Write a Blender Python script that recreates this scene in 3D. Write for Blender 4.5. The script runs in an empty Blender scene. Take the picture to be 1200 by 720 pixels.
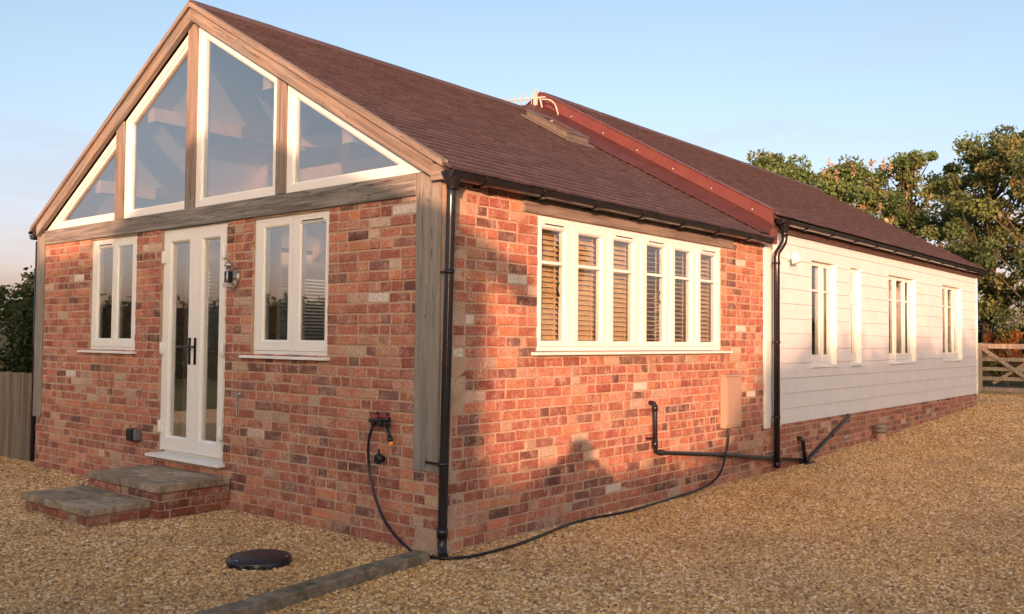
import bpy, bmesh, math, random
import numpy as np
from mathutils import Vector, Matrix
random.seed(7); rng = np.random.default_rng(11)
R = math.radians
scene = bpy.context.scene
col = scene.collection
WORLD = {}                                   # world position of every thing base

# ------------------------------------------------------------------ light direction (low sun behind the viewer)
SUN_EL = R(7.1)
SUNH = Vector((0.583, -0.812, 0)).normalized()       # horizontal direction towards the sun
HV = -SUNH                                            # horizontal travel of the light
PV = Vector((HV.y, -HV.x, 0))                         # across the light
def W(s, t, z): v = PV*s + HV*t; return (v.x, v.y, z)

def ground_z(x, y):
    if y < 5.4: return 0.0
    if y < 15.0: return 0.032*(y-5.4)
    return 0.307

# ------------------------------------------------------------------ object helpers
def tag(o, label=None, cat=None, group=None, kind=None):
    if label: o['label'] = label
    if cat: o['category'] = cat
    if group: o['group'] = group
    if kind: o['kind'] = kind
    return o
def thing(name, label, cat, loc=(0,0,0), group=None):
    o = bpy.data.objects.new(name, None); col.objects.link(o); o.location = loc
    o.empty_display_size = .2
    WORLD[o] = Vector(loc)
    return tag(o, label, cat, group)

class MB:
    def __init__(s, f=None):
        s.v=[]; s.f=[]; s.m=[]; s.c=[]; s.fn=f; s.smooth=set(); s.sm=False; s.mi=0; s.colr=(1,1,1)
    def pt(s, p):
        s.v.append(s.fn(*p) if s.fn else tuple(p)); return len(s.v)-1
    def face(s, idx):
        if s.sm: s.smooth.add(len(s.f))
        s.f.append(tuple(idx)); s.m.append(s.mi); s.c.append(s.colr)
    def poly(s, pts): s.face([s.pt(p) for p in pts])
    def box(s, a0,a1,b0,b1,c0,c1):
        i=[s.pt(p) for p in ((a0,b0,c0),(a1,b0,c0),(a1,b1,c0),(a0,b1,c0),(a0,b0,c1),(a1,b0,c1),(a1,b1,c1),(a0,b1,c1))]
        for q in ((0,3,2,1),(4,5,6,7),(0,1,5,4),(1,2,6,5),(2,3,7,6),(3,0,4,7)): s.face([i[k] for k in q])
    def prism(s, base, top):
        n=len(base); a=[s.pt(p) for p in base]; b=[s.pt(p) for p in top]
        s.face(a[::-1]); s.face(b)
        for k in range(n): s.face((a[k],a[(k+1)%n],b[(k+1)%n],b[k]))
    def ring(s, outer_a, inner_a, off):
        # a frame: outer and inner polygons (same count) in the front plane, pushed back by off(p)
        n=len(outer_a)
        o=[s.pt(p) for p in outer_a]; i=[s.pt(p) for p in inner_a]
        o2=[s.pt(off(p)) for p in outer_a]; i2=[s.pt(off(p)) for p in inner_a]
        for k in range(n):
            j=(k+1)%n
            s.face((o[k],o[j],i[j],i[k])); s.face((o2[j],o2[k],i2[k],i2[j]))
            s.face((o[j],o[k],o2[k],o2[j])); s.face((i[k],i[j],i2[j],i2[k]))
    def tube(s, path, r, n=12, caps=True):
        old=s.sm; P=[Vector(p) for p in path]; rr = r if isinstance(r,(list,tuple)) else [r]*len(P)
        prev=None; up=None
        for k,p in enumerate(P):
            d=(P[min(k+1,len(P)-1)]-P[max(k-1,0)])
            d.normalize()
            if up is None: up = Vector((0,0,1)) if abs(d.z)<.9 else Vector((1,0,0))
            a=d.cross(up)
            if a.length<1e-4: a=d.cross(Vector((0,1,0)))
            a.normalize(); b=a.cross(d).normalized(); up=b
            ring=[s.pt(p+a*math.cos(2*math.pi*q/n)*rr[k]+b*math.sin(2*math.pi*q/n)*rr[k]) for q in range(n)]
            if prev:
                s.sm=True
                for q in range(n): s.face((prev[q],ring[q],ring[(q+1)%n],prev[(q+1)%n]))
                s.sm=old
            elif caps: s.face(ring)
            prev=ring
        if caps: s.face(prev[::-1])
    def lathe(s, c, prof, n=24, axis=(0,0,1)):
        ax=Vector(axis).normalized(); t=Vector((1,0,0)) if abs(ax.x)<.9 else Vector((0,1,0))
        a=ax.cross(t).normalized(); b=ax.cross(a); c=Vector(c); prev=None; old=s.sm
        for (r,h) in prof:
            if r<1e-6: ring=[s.pt(c+ax*h)]*n
            else: ring=[s.pt(c+ax*h+a*math.cos(2*math.pi*q/n)*r+b*math.sin(2*math.pi*q/n)*r) for q in range(n)]
            if prev:
                s.sm=True
                for q in range(n):
                    fc=[]
                    for x in (prev[q],prev[(q+1)%n],ring[(q+1)%n],ring[q]):
                        if x not in fc: fc.append(x)
                    if len(fc)>2: s.face(fc)
                s.sm=old
            prev=ring
    def build(s, name, mats, parent=None, loc=None, bevel=0):
        base = WORLD[parent] if parent else Vector(loc or (0,0,0))
        me=bpy.data.meshes.new(name)
        me.from_pydata([tuple(Vector(p)-base) for p in s.v], [], s.f)
        if not isinstance(mats,(list,tuple)): mats=[mats]
        for m in mats: me.materials.append(m)
        me.polygons.foreach_set('material_index', s.m)
        sm=np.zeros(len(s.f),bool)
        if s.smooth: sm[list(s.smooth)]=True
        me.polygons.foreach_set('use_smooth', sm)
        at=me.color_attributes.new('Col','FLOAT_COLOR','CORNER')
        cnt=[len(f) for f in s.f]
        cc=np.ones((sum(cnt),4),np.float32); cc[:,:3]=np.repeat(np.array(s.c,np.float32).reshape(-1,3),cnt,axis=0)
        at.data.foreach_set('color', cc.ravel())
        bm=bmesh.new(); bm.from_mesh(me); bmesh.ops.recalc_face_normals(bm, faces=bm.faces); bm.to_mesh(me); bm.free()
        me.validate(); me.update()
        o=bpy.data.objects.new(name, me); col.objects.link(o)
        if parent: o.parent=parent; WORLD[o]=base.copy()
        else: o.location=base; WORLD[o]=base.copy()
        if bevel:
            b=o.modifiers.new('edge','BEVEL'); b.width=bevel; b.segments=2; b.limit_method='ANGLE'; b.angle_limit=R(40)
        return o

# ------------------------------------------------------------------ material helpers
class NT:
    def __init__(s, name):
        s.m=bpy.data.materials.new(name); s.m.use_nodes=True; s.t=s.m.node_tree; s.t.nodes.clear()
        s.out=s.n('ShaderNodeOutputMaterial')
    def n(s, typ, ins=None, **kw):
        x=s.t.nodes.new(typ)
        for k,v in kw.items(): setattr(x,k,v)
        if ins:
            for k,v in ins.items():
                if isinstance(v, bpy.types.NodeSocket): s.t.links.new(v, x.inputs[k])
                else: x.inputs[k].default_value=v
        return x
    def obj(s, scale=(1,1,1)):
        c=s.n('ShaderNodeTexCoord'); return s.n('ShaderNodeMapping',{'Vector':c.outputs['Object'],'Scale':scale}).outputs[0]
    def noise(s, vec, scale, detail=4, rough=.55, dist=0):
        return s.n('ShaderNodeTexNoise',{'Vector':vec,'Scale':scale,'Detail':detail,'Roughness':rough,'Distortion':dist}).outputs['Fac']
    def ramp(s, fac, stops, interp='LINEAR'):
        r=s.n('ShaderNodeValToRGB',{'Fac':fac}); e=r.color_ramp.elements; r.color_ramp.interpolation=interp
        while len(e)<len(stops): e.new(.5)
        for x,(p,c) in zip(e,stops):
            x.position=p; x.color=(*c,1) if len(c)==3 else c
        return r.outputs[0]
    def g(s, fac, a, b): # scalar ramp a..b -> 0..1
        return s.n('ShaderNodeMapRange',{'Value':fac,'From Min':a,'From Max':b}).outputs[0]
    def mix(s, f, a, b, bt='MIX'):
        x=s.n('ShaderNodeMix',data_type='RGBA',blend_type=bt)
        for k,v in ((0,f),(6,a),(7,b)):
            if isinstance(v,bpy.types.NodeSocket): s.t.links.new(v,x.inputs[k])
            else: x.inputs[k].default_value=(*v,1) if isinstance(v,tuple) else v
        return x.outputs[2]
    def math(s, op, a, b=0.0):
        x=s.n('ShaderNodeMath',operation=op)
        for k,v in ((0,a),(1,b)):
            if isinstance(v,bpy.types.NodeSocket): s.t.links.new(v,x.inputs[k])
            else: x.inputs[k].default_value=v
        return x.outputs[0]
    def bump(s, h, strength=.5, dist=.01):
        return s.n('ShaderNodeBump',{'Height':h,'Strength':strength,'Distance':dist}).outputs[0]
    def pbr(s, color, rough=.6, normal=None, spec=.4, metal=0.0):
        ins={'Base Color':(*color,1) if isinstance(color,tuple) else color,'Roughness':rough,'Specular IOR Level':spec,'Metallic':metal}
        if normal: ins['Normal']=normal
        b=s.n('ShaderNodeBsdfPrincipled',ins); s.t.links.new(b.outputs[0],s.out.inputs[0]); return s.m
    def attr(s): return s.n('ShaderNodeAttribute',attribute_name='Col').outputs['Color']

def simple(name, c, rough=.5, var=.15, scale=12, bump=.15, spec=.4, metal=0.0, bscale=60):
    t=NT(name); v=t.obj(); n=t.noise(v,scale,5)
    c0=tuple(x*(1-var) for x in c); c1=tuple(min(1,x*(1+var)) for x in c)
    return t.pbr(t.ramp(n,[(.3,c0),(.7,c1)]), rough, t.bump(t.noise(v,bscale,4),bump,.004), spec, metal)

def m_brick():
    t=NT('reclaimed_brick'); v=t.obj(); c=t.attr()
    n1=t.noise(v,55,5,.65); n2=t.noise(v,9,4,.6); n3=t.noise(v,140,3,.6)
    k=t.mix(1.0,c,t.ramp(n1,[(.25,(.52,.5,.5)),(.5,(.95,.95,.95)),(.78,(1.42,1.38,1.34))]),'MULTIPLY')
    k=t.mix(t.math('MULTIPLY',t.g(n2,.46,.70),t.g(n1,.33,.66)),k,(.60,.43,.32))
    k=t.mix(t.math('MULTIPLY',t.g(t.noise(v,22,5,.7),.62,.72),.6),k,(.20,.10,.08))
    k=t.mix(t.math('MULTIPLY',t.g(t.noise(v,13,6,.75),.655,.70),t.g(n1,.4,.6)),k,(.68,.60,.52))
    h=t.math('ADD',t.math('MULTIPLY',n1,.7),t.math('MULTIPLY',n3,.4))
    return t.pbr(k,.92,t.bump(h,.7,.006),.2)
def m_mortar():
    t=NT('lime_mortar'); v=t.obj(); n=t.noise(v,70,4)
    c=t.ramp(t.noise(v,5,4),[(.3,(.42,.30,.215)),(.7,(.55,.41,.30))])
    c=t.mix(1.0,c,t.ramp(n,[(.3,(.75,.75,.75)),(.7,(1.2,1.2,1.2))]),'MULTIPLY')
    return t.pbr(c,.95,t.bump(n,.6,.006),.1)
def m_oak(axis, warm=0.35, tilt=0.0, soft=False):
    t=NT('weathered_oak'); sc=[26,26,26]; sc['xyz'.index(axis)]=1.3; w=t.obj()
    rot=t.n('ShaderNodeMapping',{'Vector':w,'Rotation':(0,tilt,0)}).outputs[0]
    v=t.n('ShaderNodeMapping',{'Vector':rot,'Scale':tuple(sc)}).outputs[0]
    n=t.noise(v,1.0,6,.65,.6); big=t.noise(w,2.2,4,.6)
    grey=t.ramp(n,[(.28,(.085,.079,.074)),(.5,(.205,.195,.18)),(.72,(.34,.325,.305))])
    if soft: grey=t.ramp(n,[(.28,(.185,.17,.15)),(.5,(.25,.235,.21)),(.72,(.31,.295,.265))])
    brown=t.ramp(n,[(.25,(.115,.094,.078)),(.5,(.235,.198,.167)),(.75,(.33,.285,.245))])
    c=t.mix(t.g(big,.62-warm*.5,.8-warm*.5),grey,brown)
    crack=t.noise(t.n('ShaderNodeMapping',{'Vector':rot,'Scale':tuple(x*.55 for x in sc)}).outputs[0],1.0,3,.5,1.2)
    c=t.mix(t.math('MULTIPLY',t.g(t.math('ABSOLUTE',t.math('SUBTRACT',crack,.52)),.012,0.0),.7),c,(.03,.024,.02))
    st=t.noise(w,14,4,.7); c=t.mix(t.math('MULTIPLY',t.g(st,.66,.74),.55),c,(.04,.03,.027))
    return t.pbr(c,.85,t.bump(n,.55,.006),.2)
def m_tile():
    t=NT('plain_clay_tile'); v=t.obj(); c=t.attr(); n=t.noise(v,30,5,.6)
    k=t.mix(1.0,c,t.ramp(n,[(.25,(.7,.7,.72)),(.75,(1.25,1.2,1.2))]),'MULTIPLY')
    k=t.mix(t.math('MULTIPLY',t.g(t.noise(v,3,5,.65),.6,.8),.35),k,(.14,.12,.10))
    return t.pbr(k,.8,t.bump(n,.4,.004),.25)
def m_board():
    t=NT('white_weatherboard'); v=t.obj((60,1.2,60)); n=t.noise(v,1.0,5,.6,.4); w=t.obj()
    c=t.ramp(t.noise(w,3,4),[(.3,(.70,.70,.71)),(.7,(.77,.77,.775))])
    return t.pbr(c,.55,t.bump(n,.35,.004),.35)
def m_glass(name='window_glass',base=.11):
    t=NT(name); lw=t.n('ShaderNodeLayerWeight',{'Blend':.5}).outputs['Facing']
    f=t.math('ADD',t.math('MULTIPLY',t.math('POWER',lw,4.0),.8),base)
    tr=t.n('ShaderNodeBsdfTransparent',{'Color':(.93,.95,.94,1)}); gl=t.n('ShaderNodeBsdfGlossy',{'Roughness':.01,'Color':(1,1,1,1)})
    mx=t.n('ShaderNodeMixShader',{0:f,1:tr.outputs[0],2:gl.outputs[0]}); t.t.links.new(mx.outputs[0],t.out.inputs[0]); return t.m
def m_leaf(name, trans=.35):
    t=NT(name); c=t.attr()
    d=t.n('ShaderNodeBsdfPrincipled',{'Base Color':c,'Roughness':.55,'Specular IOR Level':.3})
    tl=t.n('ShaderNodeBsdfTranslucent',{'Color':t.mix(1.0,c,(1.2,1.15,.6),'MULTIPLY')})
    mx=t.n('ShaderNodeMixShader',{0:trans,1:d.outputs[0],2:tl.outputs[0]}); t.t.links.new(mx.outputs[0],t.out.inputs[0]); return t.m
STONES=[(0,(.18,.11,.065)),(.10,(.36,.22,.11)),(.30,(.50,.30,.13)),(.55,(.65,.43,.195)),(.75,(.72,.51,.25)),(.9,(.80,.63,.40)),(1,(.86,.77,.62))]
def m_stone():
    t=NT('gravel_stone'); r=t.n('ShaderNodeObjectInfo').outputs['Random']; v=t.obj()
    c=t.ramp(r,STONES); n=t.noise(v,2.2,4,.6)
    lc=t.n('ShaderNodeObjectInfo').outputs['Location']
    c=t.mix(1.0,c,t.ramp(t.noise(lc,.9,5,.65),[(.3,(.78,.76,.74)),(.5,(1.02,1.02,1.02)),(.7,(1.16,1.14,1.08))]),'MULTIPLY')
    c=t.mix(t.math('MULTIPLY',t.g(t.noise(lc,.35,3,.5),.45,.65),.5),c,(1.0,.88,.62),'MULTIPLY')
    c=t.mix(1.0,c,t.ramp(n,[(.25,(.7,.68,.66)),(.75,(1.2,1.2,1.2))]),'MULTIPLY')
    return t.pbr(c,.8,None,.25)
def m_gravel():
    t=NT('gravel_bed'); v=t.obj((1,1,1)); warp=t.n('ShaderNodeVectorMath',{0:v,1:t.n('ShaderNodeTexNoise',{'Vector':v,'Scale':30.0}).outputs['Color']},operation='ADD')
    vo=t.n('ShaderNodeTexVoronoi',{'Vector':v,'Scale':42.0}); rnd=t.n('ShaderNodeSeparateColor',{0:vo.outputs['Color']}).outputs[0]
    c=t.ramp(rnd,[(p,tuple(x*1.05 for x in q)) for p,q in STONES])
    edge=t.g(vo.outputs['Distance'],.35,.75)
    c=t.mix(edge,c,(.40,.26,.13))
    big=t.noise(v,.6,5,.6); c=t.mix(1.0,c,t.ramp(big,[(.3,(.85,.85,.85)),(.7,(1.12,1.1,1.06))]),'MULTIPLY')
    h=t.math('SUBTRACT',1.0,vo.outputs['Distance'])
    return t.pbr(c,.9,t.bump(h,.6,.02),.2)
def m_grass_ground():
    t=NT('rough_grass'); v=t.obj(); c=t.ramp(t.noise(v,.25,6,.65),[(.3,(.05,.06,.02)),(.55,(.09,.095,.035)),(.75,(.16,.13,.06))])
    return t.pbr(c,.95,t.bump(t.noise(v,6,5,.7),.8,.1),.1)

BRICK=m_brick(); MORTAR=m_mortar(); TILE=m_tile(); BOARD=m_board(); GLASS=m_glass(); GLASSF=m_glass('front_window_glass',.30)
OAKX=m_oak('x',.1); OAKZ=m_oak('z',.12,0,True); OAKY=m_oak('y',.75); OAKXW=m_oak('x',.6); OAKZW=m_oak('z',.6); OAKR={1:m_oak('x',.5,-math.atan(.567)),-1:m_oak('x',.5,math.atan(.567))}
UPVC=simple('cream_upvc',(.82,.825,.79),.35,.03,3,.05,.45)
DARK=simple('dark_gasket',(.03,.028,.026),.6,.1)
BLACK=simple('black_plastic',(.014,.013,.017),.22,.2,8,.08,.5)
REDM=simple('brown_red_flashing',(.135,.043,.038),.42,.16,5,.12,.5)
PALEOAK=simple('pale_interior_oak',(.58,.42,.27),.7,.15,5,.1)
REDD=simple('dark_red_flashing',(.072,.027,.025),.5,.18,5,.12,.4)
LEAD=simple('grey_flashing',(.13,.115,.098),.55,.2,8,.2)
FASC=simple('brown_fascia',(.085,.045,.033),.6,.2)
PLASTER=simple('white_plaster',(.86,.835,.79),.9,.04,3,.1,.1)
FLOORM=simple('oak_floor',(.22,.14,.08),.45,.25,6,.1)
CHROME=simple('brushed_steel',(.50,.48,.45),.5,.05,8,.02,.5,1.0)
BEIGE=simple('beige_plastic',(.42,.29,.215),.5,.06,4,.06)
SLAT=simple('timber_blind_slat',(.78,.58,.35),.5,.15,10,.05)
STEEL=simple('galvanised',(.5,.5,.5),.4,.1,20,.05,.5,.9)
LEAF=m_leaf('broad_leaf'); 

# ------------------------------------------------------------------ wall helpers
mapF=lambda u,d,z:(u,-d,z)                   # front wall: u = x, d = outwards
mapS=lambda u,d,z:(d,u,z)                    # long side wall: u = y, d = outwards
def inside(u,z,ops): return any(a<u<b and c<z<d for a,b,c,d in ops)
def wall_boxes(mb,u0,u1,d0,d1,z0,z1,ops):
    us=sorted({u0,u1,*[x for o in ops for x in o[:2] if u0<x<u1]}); zs=sorted({z0,z1,*[x for o in ops for x in o[2:] if z0<x<z1]})
    for a,b in zip(us,us[1:]):
        run=None
        for c,d in list(zip(zs,zs[1:]))+[(None,None)]:
            solid = c is not None and not inside((a+b)/2,(c+d)/2,ops)
            if solid: run=(run[0],d) if run else (c,d)
            if not solid and run: mb.box(a,b,d0,d1,*run); run=None
PAL=[((.385,.145,.100),26),((.43,.170,.114),24),((.32,.116,.086),20),((.50,.205,.118),10),((.48,.255,.18),10),((.17,.085,.072),5),((.45,.31,.225),4),((.255,.122,.10),8),((.55,.41,.31),2)]
PW=[w for _,w in PAL]
def bricks(mb, u0,u1,z0,z1, ops, whites=(), course=.0772, tint=1.0):
    k=int(math.floor(z0/course))
    while k*course<z1:
        za=k*course+.0122; zb=(k+1)*course; k+=1
        za2=max(za,z0); zb2=min(zb,z1)
        if zb2-za2<.02: continue
        zm=(za2+zb2)/2
        cuts=sorted([(max(a,u0),min(b,u1)) for a,b,c,d in ops if c<zb2-.012 and d>za2+.012 and b>u0 and a<u1])
        segs=[];p=u0
        for a,b in cuts:
            if a-p>.03: segs.append((p,a))
            p=max(p,b)
        if u1-p>.03: segs.append((p,u1))
        for a,b in segs:
            u=a-random.choice((0,.06,.115,.17)) if a==u0 and len(segs)==1 else a
            first=True
            while u<b-.012:
                Lb=random.choice((.214,.218,.210,.222)) if random.random()<.62 else random.choice((.106,.11,.104))
                if first and u==a and random.random()<.5: Lb=.108
                first=False
                x0=max(u,a)+.001; x1=min(u+Lb,b)-.001; u+=Lb+random.uniform(.0105,.0145)
                if b-u<.04 and u<b: x1=b-.001; u=b
                if x1-x0<.02: continue
                w=None
                for (wu,wz) in whites:
                    if x0-.005<=wu<=x1+.005 and za-.005<=wz<=zb+.005: w=True
                c=random.choices(PAL,PW)[0][0]; j=random.uniform(.82,1.18)*tint; c=tuple(min(.9,q*j*random.uniform(.95,1.05)) for q in c)
                if w: c=(.68,.63,.56)
                mb.colr=c; mb.mi=0
                o=random.uniform(-.0045,.003); e=.005; w_=.0022 if random.random()<.75 else .0055; jz=lambda:random.uniform(-w_,w_)
                f=[(x0+e+jz(),o+jz()*.6,za2+e+jz()),(x1-e+jz(),o+jz()*.6,za2+e+jz()),(x1-e+jz(),o+jz()*.6,zb2-e+jz()),(x0+e+jz(),o+jz()*.6,zb2-e+jz())]
                m=[(x0+jz(),o-.0045,za2+jz()),(x1+jz(),o-.0045,za2+jz()),(x1+jz(),o-.0045,zb2+jz()),(x0+jz(),o-.0045,zb2+jz())]
                bk=[(q[0],-.02,q[2]) for q in m]
                F=[mb.pt(q) for q in f]; M=[mb.pt(q) for q in m]; B=[mb.pt(q) for q in bk]
                mb.face(F)
                for q in range(4):
                    r=(q+1)%4; mb.face((M[q],M[r],F[r],F[q])); mb.face((B[q],B[r],M[r],M[q]))

# ================================================================== THE HOUSE
house=thing('converted_barn','red brick cottage with glazed oak gable, brown tiled roofs and a white boarded rear wing','house',(0,0,0))
WX=-6.24; RX=-3.12; K=.567
# openings (u0,u1,z0,z1)
OPF=[(-5.05,-4.10,1.31,2.43),(-3.645,-2.565,.36,2.445),(-2.19,-1.2,1.31,2.43)]
OPS=[(1.05,4.075,1.36,2.41)]
OPW=[(6.42,7.27,1.175,2.475),(7.77,8.19,1.175,2.475),(9.33,10.67,1.175,2.475),(12.16,13.45,1.175,2.475)]
# --- brick skins
mb=MB(mapF); mb.mi=1; wall_boxes(mb,-6.235,-.002,-.25,-.006,-.1,2.5,OPF)
bricks(mb,-6.24,0,-.02,.545,[o for o in OPF],[(-3.31,1.13)])
bricks(mb,-6.1,-.243,.55,2.445,OPF,[(-.457,2.351),(-.56,1.766),(-5.394,1.067),(-3.777,1.164),(-5.277,2.061)])
mb.build('front_wall',[BRICK,MORTAR],house)
mb=MB(mapS); mb.mi=1; wall_boxes(mb,.002,5.1,-.25,-.006,-.1,2.55,OPS+[(-.1,.002,0,3)])
bricks(mb,0,5.08,-.02,.545,OPS,[(2.166,.183)])
bricks(mb,.122,5.08,.55,2.56,OPS+[(.87,4.32,2.41,2.53)],[(.744,1.924),(.292,1.604),(.192,1.36),(4.477,1.583),(4.597,2.311),(4.743,.893),(2.627,1.022)])
mb.build('side_wall',[BRICK,MORTAR],house)
mb=MB(mapS); mb.mi=1; wall_boxes(mb,5.1,14.5,-.25,-.006,-.1,.56,[]); bricks(mb,5.08,14.5,-.02,.53,[])
mb.build('plinth',[BRICK,MORTAR],house)
mapL=lambda u,d,z:(WX-d,u,z); OPL=[(1.2,4.3,1.25,2.38)]; MBL=MB(mapL); MBL.colr=(.42,.16,.11)
mb=MB(); mb.colr=(.42,.16,.11)
wall_boxes(MBL,.26,14.5,-.25,0,-.1,2.6,OPL); mb.box(WX+.26,-.26,14.25,14.5,-.1,2.7)
mb.prism([(WX+.1,14.26,2.7),(-.1,14.26,2.7),(RX,14.26,4.5)],[(WX+.1,14.49,2.7),(-.1,14.49,2.7),(RX,14.49,4.5)])
mb.build('rear_wall',BRICK,house)
MBL.build('far_side_wall',BRICK,house)
# --- white boarded wall of the rear wing
mb=MB(mapS); wall_boxes(mb,5.12,14.5,-.22,-.03,.56,2.86,OPW); mb.build('wing_wall',BOARD,house)
mb=MB(mapS); N=13; z0=.515; zt=2.76; ph=(zt-z0)/N
for i in range(N):
    a=z0+i*ph; b=a+ph
    wins=sorted([o for o in OPW if o[2]<b-.002 and o[3]>a+.002])
    cutz=sorted({a,b,*[z for o in wins for z in o[2:] if a<z<b]})
    for c,d in zip(cutz,cutz[1:]):
        p=5.475; segs=[]
        for o in OPW:
            if o[2]<(c+d)/2<o[3]: segs.append((p,o[0])); p=o[1]
        segs.append((p,14.47))
        dd=lambda z:.0115-.009*(z-a)/ph
        for (u,w) in segs:
            c2=c+.003 if c==a else c
            mb.prism([(u,-.025,c2),(w,-.025,c2),(w,-.025,d),(u,-.025,d)],[(u,dd(c2),c2),(w,dd(c2),c2),(w,dd(d),d),(u,dd(d),d)])
mb.build('weatherboard',BOARD,house)
mb=MB(mapS); mb.box(5.36,5.47,-.02,.03,.50,2.6); mb.build('corner_trim',UPVC,house,bevel=.004)
mb=MB(mapS); mb.box(5.085,5.20,-.02,.028,.50,2.5); mb.build('corner_trim',UPVC,house,bevel=.004)
mb=MB(mapS); mb.box(14.475,14.53,-.2,.022,.50,2.75); mb.build('corner_trim',UPVC,house,bevel=.004)
# --- interior
mb=MB(mapF); wall_boxes(mb,-5.98,-.27,-.29,-.255,.3,2.56,OPF); mb.build('inner_wall',PLASTER,house)
mb=MB(mapS); wall_boxes(mb,.3,5.06,-.29,-.255,.3,2.56,OPS); wall_boxes(mb,5.2,14.2,-.29,-.225,.3,2.6,OPW); mb.build('inner_wall',PLASTER,house)
mb=MB(mapL); wall_boxes(mb,.3,14.2,-.29,-.255,.3,2.6,OPL); mb.build('inner_wall',PLASTER,house)
for ya in (8.6,11.4): mb=MB(); mb.box(-5.94,-.30,ya,ya+.1,.38,2.45); mb.build('partition',PLASTER,house)
mb=MB(); mb.box(-5.94,-.30,5.08,5.18,.38,2.5)
mb.prism([(-5.94,5.08,2.505),(-.30,5.08,2.505),(RX,5.08,4.1)],[(-5.94,5.18,2.505),(-.3,5.18,2.505),(RX,5.18,4.1)])
mb.build('partition',PLASTER,house)
mb=MB(); mb.box(-5.98,-.26,.26,14.2,.28,.37); mb.build('floor_slab',FLOORM,house)
mb=MB()
for sg in (1,-1):
    f=lambda x:4.44-K*abs(x-RX)
    xe=RX+sg*2.84
    mb.prism([(RX,.03,f(RX)-.14),(xe,.03,f(xe)-.14),(xe,.03,f(xe)-.17),(RX,.03,f(RX)-.17)],[(RX,5.07,f(RX)-.14),(xe,5.07,f(xe)-.14),(xe,5.07,f(xe)-.17),(RX,5.07,f(RX)-.17)])
mb.box(-5.94,-.3,5.2,14.2,2.46,2.5)
mb.build('ceiling',PLASTER,house)
f=lambda x:4.44-K*abs(x-RX)
for yt in (1.75,3.5):                                              # oak trusses seen through the gable glass
    t=MB()
    for sg in (1,-1):
        a=RX+sg*.02; b=RX+sg*2.8
        t.prism([(a,yt,f(a)-.175),(b,yt,f(b)-.175),(b,yt,f(b)-.35),(a,yt,f(a)-.35)],[(a,yt+.12,f(a)-.175),(b,yt+.12,f(b)-.175),(b,yt+.12,f(b)-.35),(a,yt+.12,f(a)-.35)])
    t.box(-4.75,-1.49,yt-.01,yt+.13,3.15,3.30)
    t.box(RX-.08,RX+.08,yt-.02,yt+.14,3.30,4.05)
    for sg in (1,-1):
        a=RX+sg*.081; b=RX+sg*.8
        t.prism([(a,yt+.02,3.45),(b,yt+.02,f(b)-.42),(b,yt+.02,f(b)-.30),(a,yt+.02,3.60)],[(a,yt+.1,3.45),(b,yt+.1,f(b)-.42),(b,yt+.1,f(b)-.30),(a,yt+.1,3.60)])
    t.build('roof_truss',PALEOAK,house)
for sg in (1,-1):
    for q in (.95,2.0):
        x=RX+sg*q; t=MB(); t.prism([(x-.06,.1,f(x)-.36),(x+.06,.1,f(x)-.36),(x+.06,.1,f(x)-.23),(x-.06,.1,f(x)-.23)],[(x-.06,5.06,f(x)-.36),(x+.06,5.06,f(x)-.36),(x+.06,5.06,f(x)-.23),(x-.06,5.06,f(x)-.23)]); t.build('purlin',PALEOAK,house)
# --- oak frame of the gable
mb=MB(); mb.box(-.240,-.004,-.014,.118,.55,2.60); mb.build('corner_post',OAKZ,house,bevel=.008)
mb=MB(); mb.box(-6.29,-6.105,-.014,.118,.55,2.58); mb.build('corner_post',OAKZ,house,bevel=.008)
mb=MB(); mb.box(-6.10,-.245,-.020,.18,2.442,2.602); mb.build('tie_beam',OAKX,house,bevel=.01)
mull=[(-3.23,-3.085),(-1.868,-1.75),(-4.53,-4.385)]
for a,b in mull:
    m=(a+b)/2; mb=MB(); za,zb=f(a)-.15,f(b)-.15
    pts=[(a,2.603),(b,2.603),(b,zb)]+([(RX,f(RX)-.15)] if a<RX<b else [])+[(a,za)]
    mb.prism([(x,-.016,z) for x,z in pts],[(x,.13,z) for x,z in pts]); mb.build('mullion',OAKZW,house)
for sg in (1,-1):
    mb=MB(); xe=RX+sg*3.135
    P=lambda y,dz0,dz1,x0,x1:[(x0,y,f(x0)-dz0),(x1,y,f(x1)-dz0),(x1,y,f(x1)-dz1),(x0,y,f(x0)-dz1)]
    x0=RX+sg*.003
    mb.prism(P(-.065,.032,.15,x0,RX+sg*3.08),P(-.018,.032,.15,x0,RX+sg*3.08)); mb.build('barge_board',OAKR[sg],house,bevel=.004)
    mb=MB(); mb.prism(P(-.088,-.020,.029,x0,RX+sg*3.19),P(-.02,-.020,.029,x0,RX+sg*3.19)); mb.build('verge_trim',OAKR[sg],house,bevel=.004)
mb=MB(); mb.box(-.058,.055,-.06,.0,2.52,2.63); mb.build('eaves_box_end',OAKXW,house)
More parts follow.
